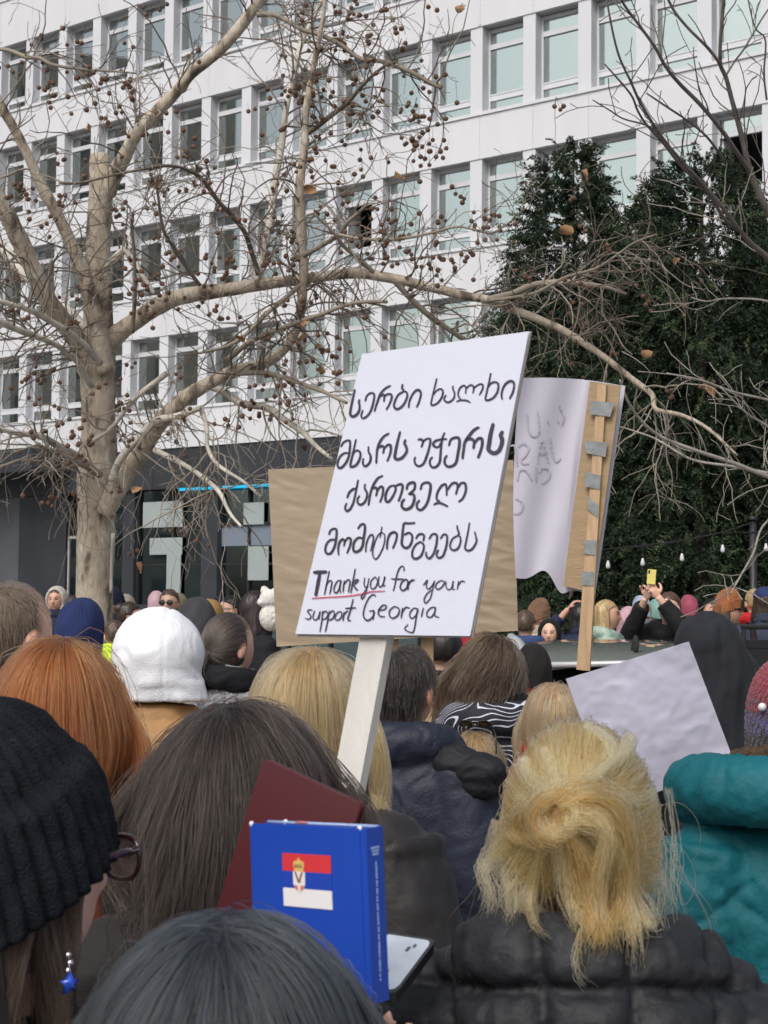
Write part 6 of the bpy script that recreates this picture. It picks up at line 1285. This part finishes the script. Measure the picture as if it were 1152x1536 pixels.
# maroon folder
D_M = 1.42; A_, B_, C_ = P(395, 1137, D_M + .02), P(541, 1206, D_M - .03), P(322, 1372, D_M + .01)
fd_ = MB(); n_ = nrm(np.cross(B_ - A_, C_ - A_)); n_ = n_ if n_ @ (CAM - A_) > 0 else -n_; up_ = nrm(A_ - C_)
def rr_(o, th, mi=0):
    ex, ey = (B_ - A_), (C_ - A_); r_ = .03; q = [A_ + ex * a + ey * b for a, b in ((r_, 0), (1 - r_, 0), (1 - r_ * .3, r_ * .3), (1, r_), (1, 1), (0, 1), (0, r_), (r_ * .3, r_ * .3))]; slab(fd_, [p_ + n_ * o for p_ in q], n_, th, mi)
rr_(0, .003); rr_(-.010, .003)
ex, ey = (B_ - A_), (C_ - A_); slab(fd_, [A_ + ex * a + ey * b - n_ * .0035 for a, b in ((.02, .02), (.98, .02), (.98, .98), (.02, .98))], n_, .006, 1)
f_ = loc(fd_, A_).build('folder', [mat('maroon_cover', lin('4a1a20'), .42, .06, 8, .05, 500, spec=.4), mat('folder_pages', (.30, .07, .075), .7, .1)], None, False); f_.location = A_; tag(f_, 'plain maroon hardback folder held up at a slant behind the blue book', 'folder')
# phone in the lower middle
q4 = [P(577, 1399, 1.62), P(655, 1411, 1.60), P(594, 1493, 1.50), P(512, 1478, 1.52)]; n_ = nrm(np.cross(q4[1] - q4[0], q4[3] - q4[0])); n_ = n_ if n_ @ (CAM - q4[0]) > 0 else -n_
ph = empty('phone', tuple(q4[0])); o0 = q4[0]; tag(ph, 'smartphone with a bright screen and black case beside the blue book', 'phone')
def quad(i, o): c = np.mean(q4, 0); return [c + (p_ - c) * i + n_ * o for p_ in q4]
def rnd(qs, r=.10):
    out = []
    for i in range(4):
        p_, a, b = qs[i], qs[i - 1], qs[(i + 1) % 4]; out += [p_ + (a - p_) * r, p_ + (a - p_) * r * .3 + (b - p_) * r * .3, p_ + (b - p_) * r]
    return out
b_ = MB(); slab(b_, rnd(quad(1, 0)), n_, .010); slab(b_, rnd(quad(1, .0014)), n_, .0012); loc(b_, o0).build('case', mat('phone_case', (.02, .022, .025), .4, .15), ph, False)
b_ = MB(); slab(b_, rnd(quad(.90, .0022)), n_, .0006); loc(b_, o0).build('screen', mat('phone_screen', (.34, .38, .44), .12, .16, 30, emit=.22), ph, False)
b_ = MB()
for u0, u1, v0, v1 in ((.62, .68, .22, .30), (.70, .75, .16, .22), (.30, .62, .66, .68), (.28, .30, .66, .9)):
    f2 = lambda u, v: (q4[0] * (1 - u) + q4[1] * u) * (1 - v) + (q4[3] * (1 - u) + q4[2] * u) * v + n_ * .0028
    slab(b_, [f2(u0, v0), f2(u1, v0), f2(u1, v1), f2(u0, v1)], n_, .0004)
loc(b_, o0).build('screen_marks', mat('screen_dark', (.05, .06, .07), .3, .1), ph, False)
# small phones held up in the distance
yp = MB(); c0 = P(977, 868, 12.28); yp.box((-.034, -.004, -.045), (.034, .004, .075)); yp.box((-.028, -.007, .04), (-.014, -.0035, .066), 1)
y_o = yp.build('phone', [mat('yellow_phone', (.55, .47, .10), .4, .1), m_black], None, False); y_o.location = c0; y_o.rotation_euler = (R(-12), R(4), R(-10)); tag(y_o, 'yellow phone held up in both hands above the car', 'phone')
sm = MB(); sm.box((-.036, -.004, -.02), (.036, .004, .13)); s_o = sm.build('phone', mat('grey_phone', (.20, .17, .16), .4, .1), None, False); s_o.location = P(856, 893, 13.3); s_o.rotation_euler = (R(20), R(-28), R(60)); tag(s_o, 'dark phone held up in one raised hand left of the taped placard', 'phone')
# white plush toy beside the brown placard
pt = MB(); pt.ell((0, 0, 0), (.075, .07, .09)); pt.ell((-.01, -.01, .11), (.065, .06, .06)); pt.ell((-.045, 0, .165), (.025, .02, .03)); pt.ell((.03, 0, .165), (.025, .02, .03)); pt.ell((-.06, -.03, .09), (.03, .03, .025))
t_o = shell(pt, .008, 3, wrinkle(.006, (40, 40, 40), 2)).build('plush_toy', cloth('white_fleece', (.66, .64, .60), .95, .08, 40)); t_o.location = P(407, 925, 9.7); tag(t_o, 'white fluffy plush toy beside the brown placard', 'plush toy')
# video camera at the right edge
vc = empty('video_camera', tuple(P(1146, 992, 7.2)), R(20)); tag(vc, 'black video camera with a red cushion at the right edge', 'video camera')
v_ = MB(); v_.box((-.16, -.055, -.06), (.14, .055, .06)); v_.box((-.12, -.045, .062), (.04, .045, .10)); v_.tube([(-.12, 0, .16), (.10, 0, .16)], .012, 8); v_.tube([(-.11, 0, .10), (-.11, 0, .16)], .01, 6); v_.tube([(.09, 0, .06), (.09, 0, .16)], .01, 6); v_.build('housing', mat('camera_black', (.014, .014, .016), .45, .2), vc, False)
v_ = MB(); v_.tube([(-.16, 0, 0), (-.22, 0, 0), (-.23, 0, 0), (-.28, 0, 0)], [.04, .042, .05, .052], 18); v_.build('lens', mat('lens_black', (.01, .01, .012), .2, .1), vc)
v_ = MB(); v_.box((-.10, -.06, -.11), (.13, .06, -.062)); v_.build('cushion', cloth('red_foam', (.35, .02, .025)), vc, False)
# ------------------------------------------------------------------ parked car, lamp post, string lights
D_CAR = 8.2; cp_ = P(968, 960, D_CAR); car = empty('parked_car', (cp_[0], cp_[1], 0), R(-2)); tag(car, 'dark grey green hatchback seen over its roof, hemmed in by the crowd', 'car')
m_car = mat('car_paint', (.20, .225, .205), .5, .06, 2, spec=.6, coat=1.0); m_glz = mat('car_glass', (.012, .016, .018), .06, .1, spec=.7); m_tr = mat('car_trim', (.55, .56, .57), .35, .05, metal=.3); m_rub = mat('tyre_rubber', (.02, .02, .02), .85, .2)
def sec(y, hw, z0, z1, e=4.0, n=40):
    a = np.arange(n) * 2 * math.pi / n; ca, sa = np.cos(a), np.sin(a); return np.stack([hw * np.sign(ca) * abs(ca) ** (2 / e), np.full(n, y), (z0 + z1) / 2 + (z1 - z0) / 2 * np.sign(sa) * abs(sa) ** (2 / e)], 1)
b_ = MB(); b_.rings([sec(.0, .74, .42, .86), sec(.06, .83, .30, .94), sec(.4, .87, .24, .97), sec(2.6, .88, .24, .95), sec(3.3, .86, .26, .88), sec(3.95, .78, .32, .78), sec(4.1, .66, .40, .68)]); b_.build('body', m_car, car)
b_ = MB(); b_.rings([sec(.16, .66, .86, 1.250, 5), sec(.28, .665, .86, 1.375, 5), sec(.7, .68, .86, 1.425, 5), sec(1.6, .68, .86, 1.450, 5), sec(2.3, .67, .86, 1.390, 5), sec(3.0, .66, .86, .95, 5)]); b_.build('window', m_glz, car)
r_ = []
for y, hw, z in ((.05, .60, 1.385), (.22, .615, 1.415), (.7, .625, 1.458), (1.5, .62, 1.475), (2.2, .60, 1.435), (2.38, .58, 1.415)):
    x = np.linspace(-1, 1, 25); r_.append(np.stack([hw * x, np.full(25, y), z - .045 * np.abs(x) ** 3.0], 1))
b_ = MB(); grid(np.array(r_), np.array([0, 0, 1.0]), .02, b_); b_.build('roof', m_car, car)
for s in (-1, 1):
    b_ = MB(); b_.tube(catmull([(s * .70, .10, 1.10), (s * .665, .16, 1.310), (s * .635, .5, 1.435), (s * .63, 1.5, 1.465), (s * .62, 2.3, 1.410), (s * .70, 3.0, .98)], 8), .034, 8); b_.build('roof_rail', m_tr, car)
    b_ = MB(); b_.ell((s * .70, .04, .80), (.10, .06, .12)); b_.build('tail_light', mat('tail_red', (.35, .01, .012), .15, .1, coat=1), car)
    for y in (.78, 3.25):
        w_ = MB(); a = np.linspace(0, 2 * math.pi, 33); w_.tube(np.stack([0 * a + s * .80, y + .245 * np.cos(a), .315 + .245 * np.sin(a)], 1), .075, 12, 0, False); wo_ = w_.build('wheel', m_rub, car)
        q_ = MB(); q_.tube([(s * .74, y, .315), (s * .875, y, .315)], .19, 24); q_.build('rim', m_tr, wo_)
b_ = MB(); b_.tube([(-.60, .035, 1.365), (0, .03, 1.385), (.60, .035, 1.365)], .016, 8); b_.build('spoiler', m_tr, car)
b_ = MB(); b_.rings([sec(.52, .012, 1.440, 1.460), sec(.40, .02, 1.430, 1.525, 2), sec(.36, .012, 1.430, 1.510, 2)]); b_.build('antenna', m_rub, car)
D_L = 20.5; lp = empty('lamp_post', tuple(P(1130, 902, D_L) * np.array([1, 1, 0]))); tag(lp, 'thin black post carrying the string lights, right of the conifers', 'post')
zt = P(1130, 780, D_L)[2]; MB().tube([(0, 0, 0), (0, 0, .5), (0, 0, zt)], [.075, .055, .05], 12).build('pole', mat('post_black', (.018, .018, .02), .5, .1), lp); MB().tube([(0, 0, zt), (0, 0, zt + .05)], [.075, .06], 12).build('cap', mat('post_black', (.018, .018, .02)), lp)
sl_ = empty('string_lights', tuple(P(1023, 815, D_L))); o0 = np.array(sl_.location); tag(sl_, 'sagging string of clear filament bulbs hung in front of the conifers', 'string lights')
wv = MB(); wp_ = [P(x, y, D_L) - o0 for x, y in ((880, 826), (920, 823), (964, 818), (1023, 811), (1084, 798), (1128, 784))]; wv.tube(catmull(wp_, 5), .008, 5); wv.tube([P(x, y, D_L) - o0 for x, y in ((920, 823), (990, 818), (1040, 806), (1084, 799), (1152, 798), (1180, 796))], .006, 5)
wv.build('wire', m_black, sl_)
m_bulb = mat('clear_bulb', (.62, .62, .64), .15, .05, coat=.6)
for x, y in ((964, 842), (1023, 835), (1084, 822), (1149, 820), (912, 846)):
    q_ = MB(); c_ = P(x, y, D_L) - o0; q_.rings([np.stack([c_[0] + r_ * np.cos(np.arange(12) * math.pi / 6), c_[1] + r_ * np.sin(np.arange(12) * math.pi / 6), np.full(12, c_[2] + z_)], 1) for r_, z_ in ((.005, -.062), (.024, -.055), (.031, -.035), (.027, -.005), (.016, .03), (.012, .045))]); bo = q_.build('bulb', m_bulb, sl_)
    q_ = MB(); q_.tube([c_ + [0, 0, .045], c_ + [0, 0, .10]], .014, 8); q_.tube([c_ + [0, 0, .10], c_ + [0, 0, .2]], .005, 5); q_.build('socket', m_black, bo)
# pale apartment block across the square: only seen mirrored in the office windows
ab = empty('apartment_building', (-75, 76, 0)); tag(ab, 'beige apartment block across the square, mirrored in the office windows', 'building')
MB().box((-8, -42, 0), (8, 42, 40)).build('wall', mat('beige_render', (.50, .46, .40), .9, .15, .3), ab, False)
for k in range(12):
    q_ = MB()
    for y in np.arange(-38, 38, 3.2): q_.box((7.9, y, 1.5 + 3.1 * k), (8.05, y + 1.5, 3.2 + 3.1 * k))
    q_.build('window_row', m_room, ab, False)
